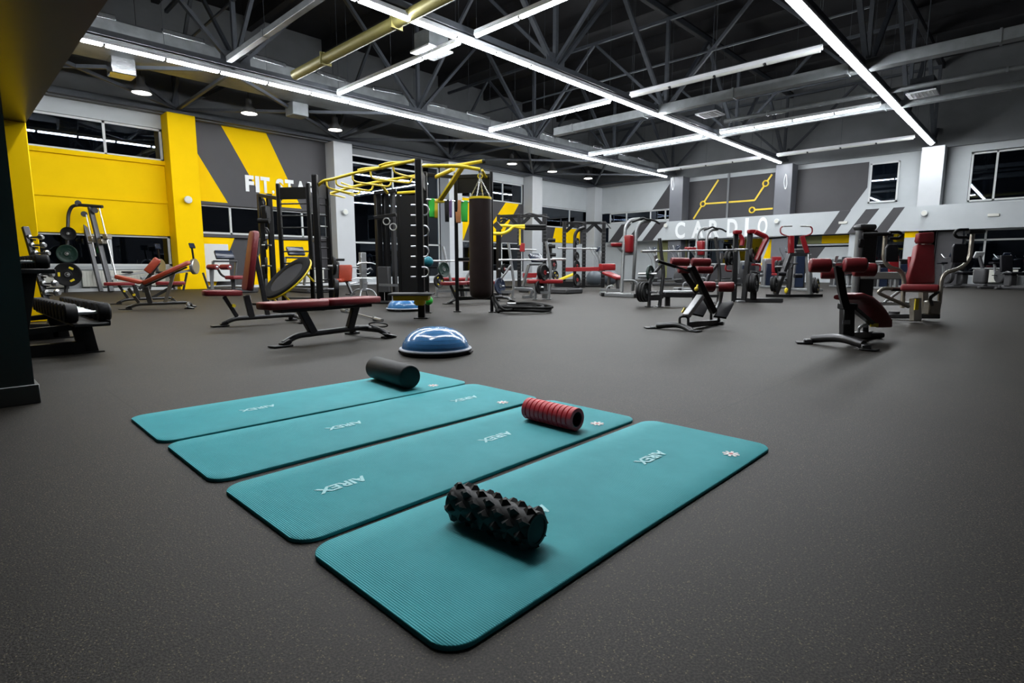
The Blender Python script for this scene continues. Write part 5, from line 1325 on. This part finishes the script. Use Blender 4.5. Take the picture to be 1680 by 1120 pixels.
MB(t).bar(W(*e7(620, 195, 7.0)), W(*e7(905, 765, 7.2)), .085, .075, .008).build('main_beam', 'black_powder', t)
MB(t).bar(W(*e7(520, 255, 7.2)), W(*e7(700, 520, 7.2)), .10, .07, .008).build('second_beam', 'black_powder', t)
for x0, x1, y, d, r_ in ((380, 600, 142, 6.95, .052), (632, 858, 146, 6.95, .052), (470, 610, 235, 7.15, .050), (690, 885, 238, 7.15, .050)):
    rollerpad(t, W(*e7(x0, y, d)), W(*e7(x1, y + 6, d)), r_, name='hip_roller')
rollerpad(t, W(*e7(700, 446, 7.35)), W(*e7(912, 446, 7.35)), .066, name='ankle_roller'); rollerpad(t, W(*e7(960, 452, 7.35)), W(*e7(1150, 452, 7.3)), .066, name='ankle_roller')
MB(t).cyl(W(*e7(690, 446, 7.35)), W(*e7(1160, 453, 7.3)), .022, n=12).build('roller_axle', 'brushed', t)
MB(t).cyl(W(*e7(215, 135, 6.8)), W(*e7(430, 203, 6.9)), .020, n=12).build('hand_grip', 'rubber', t)
MB(t).tube(pw([e7(430, 203, 6.9), e7(640, 270, 7.05)], 0), .015, 8).build('grip_arm', 'gunmetal', t)
MB(t).sphere(W(*e7(212, 133, 6.8)), .024, 12).build('grip_end', 'chrome', t)
MB(t).sphere(W(*e7(690, 478, 6.8)), .026, 12).build('adjuster_knob', 'yellow_plastic', t); MB(t).cyl(W(*e7(690, 478, 6.8)), W(*e7(705, 430, 6.85)), .012, n=8).build('knob_stem', 'yellow_plastic', t)
MB(t).tube(pw([e7(1000, 500, 7.35), e7(985, 620, 7.4), e7(940, 725, 7.35)], 0), .026, 10, .15).build('ankle_arm', 'silver_powder', t)
for P4, nm in (([(1000, 640), (1140, 622), (1150, 660), (1062, 822), (905, 802)], 'foot_pad'), ([(740, 570), (832, 680), (825, 720), (780, 800), (642, 772)], 'foot_pad')):
    wp_ = [W(*e7(x, y, 7.35 - .0012 * (y - 620))) for x, y in P4]; o_ = wp_[0]; ux = (wp_[1] - wp_[0]).normalized(); nn = ux.cross(wp_[-1] - wp_[0]).normalized(); uy = nn.cross(ux)
    MB(t).prism([((p - o_).dot(ux), (p - o_).dot(uy)) for p in wp_], o_, ux, uy, .035, .006).build(nm, 'black_vinyl', t)
for x in (872, 965): MB(t).bar(W(*e7(x, 770, 7.35)), W(*e7(x, 875, 7.4)), .03, .03).build('foot_pad_post', 'gunmetal', t)
MB(t).bar(W(*e7(515, 765, 6.8)), W(*e7(548, 712, 6.8)), .02, .02).build('knob_lever', 'yellow_plastic', t)

# ---- decline bench at the front right
def e6(x, y, d): return (1300 + x / 6.4, 410 + y / 6.4, d)
t = thing('decline_bench', 'dark sit-up bench with wide red leg rollers and a long curved red pad, front right', 'sit-up bench', (*G(1385, 560)[:2], 0))
MB(t).tube(pw([e6(215, 935, 5.62), e6(500, 915, 5.4), e6(745, 990, 5.2)], 0), .048, 14, .12, flat=.85).build('front_tube', 'gunmetal', t)
for a, b in ((e6(40, 988, 5.65), e6(210, 960, 5.6)), (e6(895, 1062, 5.1), e6(720, 1010, 5.2))):
    A_, B_ = W(*a), W(*b); f = MB(t).bar((A_.x, A_.y, .012), (B_.x, B_.y, .012), .12, .014, .003).build('foot_plate', 'black_powder', t)
    MB(t).box(A_.lerp(B_, .72), (.10, .08, .07), (0, 0, .3), .01).build('foot_bracket', 'gunmetal', f)
MB(t).bar(W(*e6(570, 905, 5.45)), W(*e6(575, 590, 5.45)), .105, .10, .008).build('column', 'black_powder', t)
MB(t).box(W(*e6(578, 590, 5.45)), (.13, .13, .06), (0, 0, .75), .008).build('column_collar', 'rubber', t)
MB(t).tube(pw([e6(560, 590, 5.42), e6(520, 440, 5.35), e6(478, 150, 5.2)], 0), .045, 4, .3, seg=8).build('leg_beam', 'black_powder', t, 20)
MB(t).box(W(*e6(478, 150, 5.2)), (.11, .11, .03), (0, 0, .75), .004).build('beam_cap', 'brushed', t)
for x0, x1, y, d, r_ in ((180, 400, 162, 5.25, .066), (540, 772, 157, 5.1, .066), (300, 450, 240, 5.55, .060), (640, 872, 207, 5.35, .064)):
    rollerpad(t, W(*e6(x0, y, d)), W(*e6(x1, y, d - .05)), r_, name='leg_roller')
MB(t).cyl(W(*e6(380, 160, 5.23)), W(*e6(800, 158, 5.07)), .02, n=12).build('roller_axle', 'brushed', t); MB(t).cyl(W(*e6(440, 240, 5.5)), W(*e6(885, 207, 5.32)), .02, n=12).build('roller_axle', 'brushed', t)
cl = [W(1386, 487, 5.50), W(1397, 486, 5.55), W(1410, 491, 5.62), W(1422, 500, 5.70), W(1433, 512, 5.80), W(1443, 525, 5.90), W(1449, 534, 5.96)]
wv = (right * .96 - fwd * .25).normalized(); V, F = [], []; NS = 12
ws = [.10, .125, .135, .135, .13, .12, .085]
for i, c in enumerate(cl):
    tg = (cl[min(i + 1, len(cl) - 1)] - cl[max(i - 1, 0)]).normalized(); nn = tg.cross(wv).normalized(); wx = wv
    for j in range(NS):
        a = 2 * PI * j / NS; ca, sa = math.cos(a), math.sin(a)
        V.append(c + wx * (ws[i] * (abs(ca) ** .45) * (1 if ca > 0 else -1)) + nn * (.038 * (.7 if i in (0, len(cl) - 1) else 1) * (abs(sa) ** .6) * (1 if sa > 0 else -1)))
F = [(i * NS + j, i * NS + (j + 1) % NS, (i + 1) * NS + (j + 1) % NS, (i + 1) * NS + j) for i in range(len(cl) - 1) for j in range(NS)] + [tuple(range(NS)), tuple(range((len(cl) - 1) * NS, len(cl) * NS))]
MB(t).add(V, F).build('curved_pad', 'red_vinyl', t, 60)
MB(t).bar(W(*e6(630, 600, 5.5)), W(*e6(850, 785, 5.75)), .06, .04, .005).build('pad_frame', 'black_powder', t)
MB(t).box(W(*e6(860, 788, 5.7)), (.08, .012, .035), (0, 0, -.8)).build('warning_label', 'yellow_plastic', t)
MB(t).bar(W(*e6(600, 905, 5.5)), W(*e6(830, 880, 6.1)), .06, .07, .01).build('spine', 'gunmetal', t)
MB(t).box(W(*e6(800, 890, 6.05)), (.30, .14, .07), (0, 0, -.7), .03, 2).build('rear_foot', 'black_powder', t)
MB(t).bar(W(*e6(770, 790, 5.8)), W(*e6(770, 880, 5.95)), .05, .05).build('rear_post', 'gunmetal', t)
MB(t).tube(pw([e6(690, 870, 5.75), e6(700, 810, 5.7), e6(790, 770, 5.75)], 0), .014, 8, .05).build('carry_handle', 'brushed', t)
MB(t).box(W(*e6(567, 757, 5.38)), (.075, .006, .04), (0, 0, -.72)).build('maker_label', 'silver_powder', t)
MB(t).box(W(1371, 427, 5.22), (.035, .006, .09), (0.35, 0, -.6)).build('instruction_card', 'white_plastic', t)['label'] = 'white instruction card'

# ---- chest fly machine
def e5(x, y, d=7.9): return (1430 + x / 6.222, 360 + y / 6.222, d)
t = thing('chest_fly_machine', 'machine with red seat and back between two long bent silver arms', 'exercise machine', (*G(1510, 526)[:2], 0))
def flat_pad(name, pts, th, mt, d, tilt=0.0):
    wp_ = [W(*e5(x, y, d + tilt * (y - 400) / 300)) for x, y in pts]; o_ = wp_[0]; ux = (wp_[1] - wp_[0]).normalized(); nn = ux.cross(wp_[-1] - wp_[0]).normalized(); uy = nn.cross(ux)
    if nn.dot(fwd) < 0: th = -th
    MB(t).prism([((p - o_).dot(ux), (p - o_).dot(uy)) for p in wp_], o_, ux, uy, th, .022, 4).build(name, mt, t, 60)
flat_pad('headrest', [(488, 135), (645, 125), (650, 215), (630, 240), (490, 240), (474, 215)], .09, 'red_vinyl', 7.95)
flat_pad('backrest', [(465, 262), (480, 250), (640, 250), (648, 270), (655, 600), (650, 650), (395, 655), (370, 620), (440, 400)], .10, 'red_vinyl', 7.95, -.05)
MB(t).bar(W(*e5(560, 200, 8.1)), W(*e5(560, 700, 8.1)), .10, .06).build('back_post', 'champagne', t)
MB(t).bar(W(*e5(490, 695, 7.35)), W(*e5(490, 712, 7.95)), .42, .09, .03, seg=3).build('seat', 'red_vinyl', t, 50)
for pts, nm in (([(140, 150), (122, 400), (175, 490), (290, 512), (333, 600), (312, 900)], 'swing_arm'), ([(1030, 150), (1000, 405), (920, 492), (765, 540), (712, 600), (690, 880), (612, 940)], 'swing_arm')):
    MB(t).tube([W(*e5(x, y, 7.85)) for x, y in pts], .028, 12, .14, seg=7).build(nm, 'champagne', t)
for pts in ([(185, 128), (285, 128), (312, 158), (285, 192), (178, 192)], [(985, 102), (880, 104), (840, 142), (870, 182), (980, 182)]):
    MB(t).tube([W(*e5(x, y, 7.75)) for x, y in pts], .020, 10, .06).build('hand_grip', 'rubber', t)
MB(t).cyl(W(*e5(-90, 152, 7.9)), W(*e5(200, 146, 7.8)), .026, n=12).build('pivot_bar', 'rubber', t); MB(t).cyl(W(*e5(980, 122, 7.8)), W(*e5(1140, 122, 8.0)), .032, n=12).build('pivot_bar', 'rubber', t)
for x0, x1, y0, y1 in ((150, 282, 250, 430), (832, 980, 245, 438)):
    flat_pad('elbow_pad', [(x0 + 25, y0), (x1 - 20, y0), (x1, y0 + 30), (x1, y1), (x0, y1), (x0, y0 + 40)], .05, 'black_vinyl', 7.65)
MB(t).bar(W(*e5(448, 802, 7.75)), W(*e5(448, 1035, 7.75)), .11, .10, .008).build('front_column', 'champagne', t)
MB(t).box(W(*e5(459, 865, 7.62)), (.05, .02, .15), (0, 0, -.76)).build('warning_label', 'yellow_plastic', t)
MB(t).bar(W(*e5(530, 735, 8.1)), W(*e5(530, 1000, 8.1)), .09, .09, .008).build('seat_column', 'champagne', t)
MB(t).bar(W(*e5(110, 985, 8.3)), W(*e5(700, 985, 7.9)), .08, .07, .01).build('floor_rail', 'gunmetal', t); MB(t).bar(W(*e5(60, 858, 8.6)), W(*e5(400, 858, 8.5)), .05, .05).build('low_rail', 'silver_powder', t)
MB(t).bar(W(*e5(-90, 572, 8.9)), W(*e5(380, 572, 8.1)), .10, .11, .008).build('stack_beam', 'gunmetal', t)
MB(t).tube([W(*e5(x, y, 7.6)) for x, y in ((355, 712), (120, 700), (60, 745), (110, 770), (380, 890))], .024, 10, .06).build('foot_lever', 'champagne', t)
MB(t).cyl(W(*e5(205, 712, 7.6)), W(*e5(350, 712, 7.6)), .027, n=12).build('lever_grip', 'rubber', t)
MB(t).tube([W(*e5(x, y, 8.1)) for x, y in ((280, 735), (150, 830), (130, 850))], .022, 10).build('lower_link', 'silver_powder', t)
MB(t).tube([W(*e5(x, y, 7.7)) for x, y in ((680, 740), (590, 800), (620, 880))], .022, 10, .05).build('lower_link', 'gunmetal', t)
MB(t).lathe(W(*e5(230, 950, 7.9)), W(*e5(230, 950, 7.9)) + Vector((0, 0, 1)), [(-.02, .07), (.02, .07)], 20).build('foot_disc', 'rubber_grey', t)
MB(t).box(W(*e5(615, 900, 7.8)), (.16, .16, .20), (0, 0, .7), .02).build('pivot_block', 'champagne', t)
# its weight tower
dt_ = 9.0
q0, q1 = W(1410, 378, dt_), W(1424, 378, dt_ + .1)
MB(t).cyl((q0.x, q0.y, .05), (q0.x, q0.y, q0.z), .052, n=24).build('tower_tube', 'silver_powder', t)
MB(t).box((q1.x, q1.y, q1.z / 2), (.19, .24, q1.z), (0, 0, .76), .02).build('weight_tower', 'black_powder', t)
m = MB(t); c_ = W(1419, 373, dt_); m.box(c_, (.30, .20, .10), (0, 0, -.76), .045, 4); m.build('tower_cap', 'gunmetal', t, 50)
MB(t).box(W(1413, 399, dt_ - .12), (.09, .05, .14), (0, 0, -.76), .015).build('pin_holder', 'rubber', t)
MB(t).box((q1.x, q1.y, .03), (.5, .4, .06), (0, 0, .76)).build('tower_base', 'gunmetal', t)

# ---- plate loaded row machine
def e4(x, y, d=12.3): return (1180 + x / 7.467, 360 + y / 7.467, d)
t = thing('row_machine', 'black plate loaded machine with red arms on two tall posts', 'exercise machine', (*G(1212, 495)[:2], 0))
for a, b in (((205, 170), (178, 1000)), ((380, 170), (300, 1000))):
    A_, B_ = W(*e4(*a)), W(*e4(*b)); MB(t).bar(A_, Vector((B_.x, B_.y, .01)), .10, .13, .01).build('post', 'black_powder', t)
for a in ((222, 155), (398, 148)): MB(t).box(W(*e4(*a, 12.2)), (.17, .15, .09), (0, 0, -.7), .03, 2).build('pivot_cap', 'machine_red', t)
MB(t).tube([W(*e4(x, y, 12.1)) for x, y in ((440, 150), (592, 218), (545, 300), (455, 500))], .055, 8, .2).build('lever_arm', 'machine_red', t)
MB(t).tube([W(*e4(x, y, 12.7)) for x, y in ((240, 180), (292, 240), (275, 320))], .05, 8, .2).build('lever_arm', 'machine_red', t)
MB(t).cyl(W(*e4(600, 228, 12.1)), W(*e4(812, 212, 12.6)), .028, n=10).build('cross_bar', 'rubber', t)
MB(t).tube([W(*e4(x, y, 12.1)) for x, y in ((400, 555), (490, 555), (505, 580), (500, 630))], .022, 8, .05).build('hand_grip', 'machine_red', t)
MB(t).tube([W(*e4(x, y, 12.7)) for x, y in ((85, 555), (75, 600), (90, 630), (160, 632))], .022, 8, .05).build('hand_grip', 'machine_red', t)
MB(t).bar(W(*e4(150, 985, 12.4)), W(*e4(780, 990, 12.0)), .10, .09, .01).build('base_rail', 'gunmetal', t)
MB(t).box(W(*e4(255, 1010, 12.2)), (.18, .14, .07), (0, 0, -.7), .01).build('foot', 'silver_powder', t)
MB(t).bar(W(*e4(430, 640, 12.2)), W(*e4(415, 980, 12.2)), .13, .10, .01).build('seat_post', 'black_powder', t)
MB(t).bar(W(*e4(385, 635, 12.2)), W(*e4(530, 640, 12.2)), .05, .05).build('peg_arm', 'silver_powder', t); MB(t).bar(W(*e4(430, 690, 12.2)), W(*e4(535, 684, 12.2)), .05, .05).build('peg_arm', 'silver_powder', t)
for a, b in (((20, 465), (180, 465)), ((360, 460), (490, 462))): MB(t).cyl(W(*e4(*a)), W(*e4(*b)), .02, n=8).build('plate_peg', 'rubber_grey', t)
stack([(*e4(100, 475, 12.4), .16, .05, 'rubber', None), (*e4(140, 475, 12.35), .15, .05, 'rubber', None)], 'black plate on the left peg of the red armed row machine', 'plates left on the row machine')
stack([(*e4(400, 440, 12.1), .15, .05, 'rubber', None)], ['black plate on the right post of the red armed row machine'])
stack([(*e4(372, 775, 12.15), .20, .06, 'rubber', None), (*e4(415, 778, 12.0), .21, .06, 'rubber', None), (*e4(445, 778, 11.9), .20, .05, 'rubber', None)], 'large black plate low on the red armed row machine', 'large low plates on the row machine')

# ---- plate loaded pulldown machine
def e3(x, y, d=14.2): return (1180 + x / 7.467, 360 + y / 7.467, d)
t = thing('pulldown_machine', 'plate loaded pulldown machine with red upper arms and a wide handlebar', 'exercise machine', (*G(1300, 486)[:2], 0))
for a, b, mt, w_, nm in (((862, 425), (690, 915), 'gunmetal', .12, 'leg'), ((1088, 425), (1117, 950), 'silver_powder', .12, 'leg'), ((880, 200), (880, 415), 'machine_red', .12, 'upper_arm'), ((1010, 200), (1080, 412), 'machine_red', .12, 'upper_arm'), ((885, 530), (842, 925), 'machine_red', .10, 'center_post')):
    MB(t).bar(W(*e3(*a)), W(*e3(*b)), w_, .11, .012).build(nm, mt if nm != 'center_post' else 'black_powder', t)
MB(t).bar(W(*e3(850, 430)), W(*e3(1100, 430)), .08, .08).build('cross_beam', 'gunmetal', t)
for s in (1, -1):
    f_ = lambda x: x if s == 1 else 1888 - x
    MB(t).tube([W(*e3(f_(x), y)) for x, y in ((880, 210), (815, 200), (748, 168), (750, 105), (775, 85))], .018, 8, .08).build('handle_frame', 'machine_red', t)
    MB(t).cyl(W(*e3(f_(775), 84)), W(*e3(f_(892), 80)), .018, n=8).build('pull_handle', 'chrome', t)
MB(t).bar(W(*e3(570, 930)), W(*e3(860, 935, 14.0)), .09, .07).build('base_rail', 'black_powder', t); MB(t).bar(W(*e3(860, 935, 14.0)), W(*e3(1252, 930)), .09, .07).build('base_rail', 'black_powder', t)
for x, y in ((765, 665), (965, 690)): MB(t).cyl(W(*e3(x - 45, y, 13.9)), W(*e3(x + 45, y, 13.9)), .055, n=14).build('thigh_roller', 'black_vinyl', t)
MB(t).tube([W(*e3(x, y, 13.9)) for x, y in ((880, 600), (905, 545), (960, 540))], .02, 8, .05).build('link', 'black_powder', t)
MB(t).box(W(*e3(820, 870, 13.8)), (.12, .08, .14), (0, 0, .3), .03).build('adjuster', 'yellow_plastic', t)
stack([(*e3(655, 790), .19, .06, 'rubber', None), (*e3(685, 795, 14.1), .18, .05, 'rubber', None)], 'black plate low on the left leg of the pulldown machine', 'plates left on the pulldown machine')
stack([(*e3(1165, 805), .20, .06, 'rubber', None), (*e3(1200, 812, 14.0), .19, .06, 'rubber', 'yellow_plastic')], ['inner black plate on the right leg of the pulldown machine', 'outer black plate with yellow marks on the pulldown machine'])
stack([(*e3(705, 580, 14.6), .17, .05, 'rubber', None), (*e3(745, 575, 14.5), .16, .05, 'rubber', None)], 'black plate on the upper left arm of the pulldown machine', 'plates upper left on the pulldown machine')
for x, y in ((670, 793), (1180, 808), (725, 578)): MB(t).cyl(W(*e3(x - 40, y)), W(*e3(x + 45, y)), .02, n=8).build('plate_peg', 'brushed', t)
MB(t).bar(W(*e3(860, 430, 14.3)), W(*e3(730, 578, 14.5)), .06, .06).build('peg_arm', 'gunmetal', t)

# ---- weight stack machine behind it
def box_machine(px, top, base, d, w_, label, body='gunmetal', seatc=None):
    q = W(px, top, d); t = thing('weight_machine', label, 'exercise machine', (q.x, q.y, 0), -.75)
    MB().box((0, 0, q.z / 2), (w_, .25, q.z), None, .04, 3).build('weight_tower', body, t)
    MB().box((0, -.13, q.z * .45), (w_ * .7, .03, q.z * .75), None, .01).build('tower_front', 'dark_blue', t)
    for s in (-1, 1): MB().cyl((s * w_ * .55, -.2, 0.03), (s * w_ * .55, -.2, q.z * .92), .035, n=10).build('side_tube', 'silver_powder', t)
    MB().box((0, -.5, .04), (w_ * 1.3, 1.1, .07), None, .01).build('base_frame', 'silver_powder', t)
    if seatc:
        MB().box((0, -.75, .5), (.38, .38, .09), None, .03, 3).build('seat', seatc, t, 50); MB().box((0, -.55, .85), (.36, .09, .6), (-.15, 0, 0), .03, 3).build('backrest', seatc, t, 50)
        MB().box((0, -.75, .25), (.1, .1, .45)).build('seat_post', 'silver_powder', t)
    return t
box_machine(1311, 408, 474, 18.5, .42, 'grey weight tower machine with dark blue front behind the pulldown machine')
t = box_machine(1262, 424, 470, 21.0, .45, 'silver weight machine between the row machine and the pulldown machine', 'silver_powder', 'machine_red')
box_machine(1222, 428, 470, 23.2, .45, 'silver weight machine seen behind the row machine posts', 'silver_powder', 'black_vinyl')
box_machine(1375, 425, 470, 21.5, .40, 'dark weight machine behind the leg rollers at the right', 'rubber_grey', 'black_vinyl')
box_machine(1447, 432, 472, 19.5, .42, 'dark machine with red cushions behind the chest fly machine', 'black_powder', 'machine_red')
box_machine(1480, 425, 472, 21.0, .42, 'black machine with red cushions left of the red backrest', 'black_powder', 'machine_red')

# ---- ellipticals and bikes along the far side
def elliptical(px, d, label):
    q = W(px, 470, d); t = thing('elliptical_trainer', label, 'elliptical trainer', (q.x, q.y, 0), -2.3, 'elliptical trainers by the far wall')
    MB().bar((0, -.75, .08), (0, .75, .08), .22, .12, .03).build('base', 'rubber_grey', t)
    MB().lathe((-.10, .45, .38), (.10, .45, .38), [(0, .02), (0, .28), (.03, .32), (.17, .32), (.2, .28), (.2, .02)], 28).build('flywheel_cover', 'rubber_grey', t)
    MB().bar((0, .45, .5), (0, .30, 1.45), .10, .14, .03).build('mast', 'silver_powder', t)
    MB().box((0, .22, 1.52), (.34, .08, .24), (-.5, 0, 0), .03).build('console', 'screen', t)
    for s in (-1, 1):
        MB().tube([(s * .2, .30, .5), (s * .26, .22, 1.15), (s * .28, .0, 1.45), (s * .24, -.06, 1.62)], .018, 8, .15).build('swing_handle', 'silver_powder', t)
        MB().bar((s * .15, .4, .30), (s * .15, -.5, .22), .07, .05).build('pedal_arm', 'silver_powder', t); MB().box((s * .15, -.2, .31), (.15, .36, .05), None, .015).build('pedal', 'rubber', t)
e0 = elliptical(971, 24.0, 'elliptical trainer seen through the corner power rack')
for px, d, lb in ((1100, 22.5, 'elliptical trainer left of the farther pull-up tower'), (1135, 23.5, 'elliptical trainer below the farther pull-up tower'), (1062, 24.5, 'elliptical trainer right of the nearer pull-up tower'),
        (1195, 23.0, 'elliptical trainer behind the row machine at left'), (1282, 25.0, 'elliptical trainer before the yellow marked panel')): elliptical(px, d, lb)
def upright_bike(px, d, label, rz):
    q = W(px, 470, d); t = thing('exercise_bike', label, 'exercise bike', (q.x, q.y, 0), rz, 'exercise bikes by the dark window')
    MB().bar((0, -.5, .05), (0, .5, .05), .10, .08, .02).build('base', 'rubber_grey', t)
    for y in (-.5, .5): MB().box((0, y, .04), (.5, .09, .07), None, .02).build('foot', 'rubber_grey', t)
    MB().lathe((-.08, .18, .42), (.08, .18, .42), [(0, .02), (0, .24), (.03, .27), (.13, .27), (.16, .24), (.16, .02)], 24).build('flywheel_cover', 'rubber_grey', t)
    MB().bar((0, .22, .4), (0, .38, 1.12), .09, .12, .02).build('mast', 'rubber_grey', t)
    MB().box((0, .36, 1.22), (.26, .06, .18), (-.4, 0, 0), .02).build('console', 'screen', t)
    MB().tube([(-.28, .12, 1.25), (-.26, .3, 1.10), (0, .36, 1.06), (.26, .3, 1.10), (.28, .12, 1.25)], .016, 8, .06).build('handlebar', 'chrome', t)
    MB().bar((0, -.05, .3), (0, -.22, .88), .06, .06).build('seat_post', 'brushed', t); MB().box((0, -.25, .92), (.24, .28, .08), None, .03, 3).build('saddle', 'black_vinyl', t)
    for s in (-1, 1): MB().box((s * .17, .02 + .08 * s, .35 + .1 * s), (.1, .12, .03)).build('pedal', 'rubber', t)
for px, d, lb in ((1549, 21.0, 'upright exercise bike right of the red backrest'), (1634, 21.5, 'upright exercise bike before the cream radiator')): upright_bike(px, d, lb, 2.2)
def recumbent(px, d, label):
    q = W(px, 470, d); t = thing('recumbent_bike', label, 'exercise bike', (q.x, q.y, 0), 2.35, 'recumbent bikes by the dark window')
    MB().bar((0, -.6, .08), (0, .7, .12), .18, .12, .03).build('base', 'rubber_grey', t)
    for y in (-.6, .7): MB().box((0, y, .05), (.55, .12, .09), None, .02).build('foot', 'rubber_grey', t)
    MB().box((0, -.35, .32), (.26, .28, .42), None, .04).build('seat_column', 'rubber_grey', t)
    MB().box((0, -.32, .56), (.42, .42, .09), None, .04, 3).build('seat', 'black_vinyl', t, 50); MB().box((0, -.58, .88), (.42, .09, .58), (.15, 0, 0), .04, 3).build('backrest', 'black_vinyl', t, 50)
    MB().box((0, .45, .45), (.22, .5, .55), None, .08, 3).build('drive_cover', 'rubber_grey', t); MB().bar((0, .5, .7), (0, .3, 1.15), .07, .09).build('mast', 'rubber_grey', t); MB().box((0, .27, 1.2), (.34, .06, .24), (-.4, 0, 0), .02).build('console', 'white_plastic', t)
    for s in (-1, 1): MB().tube([(s * .25, -.45, .52), (s * .30, -.2, .62), (s * .30, -.05, .60)], .016, 8, .05).build('side_handle', 'silver_powder', t)
for px, d, lb in ((1590, 20.3, 'recumbent bike with black seat behind the right silver arm'), (1672, 18.5, 'recumbent bike with black seat cut by the right photo edge')): recumbent(px, d, lb)
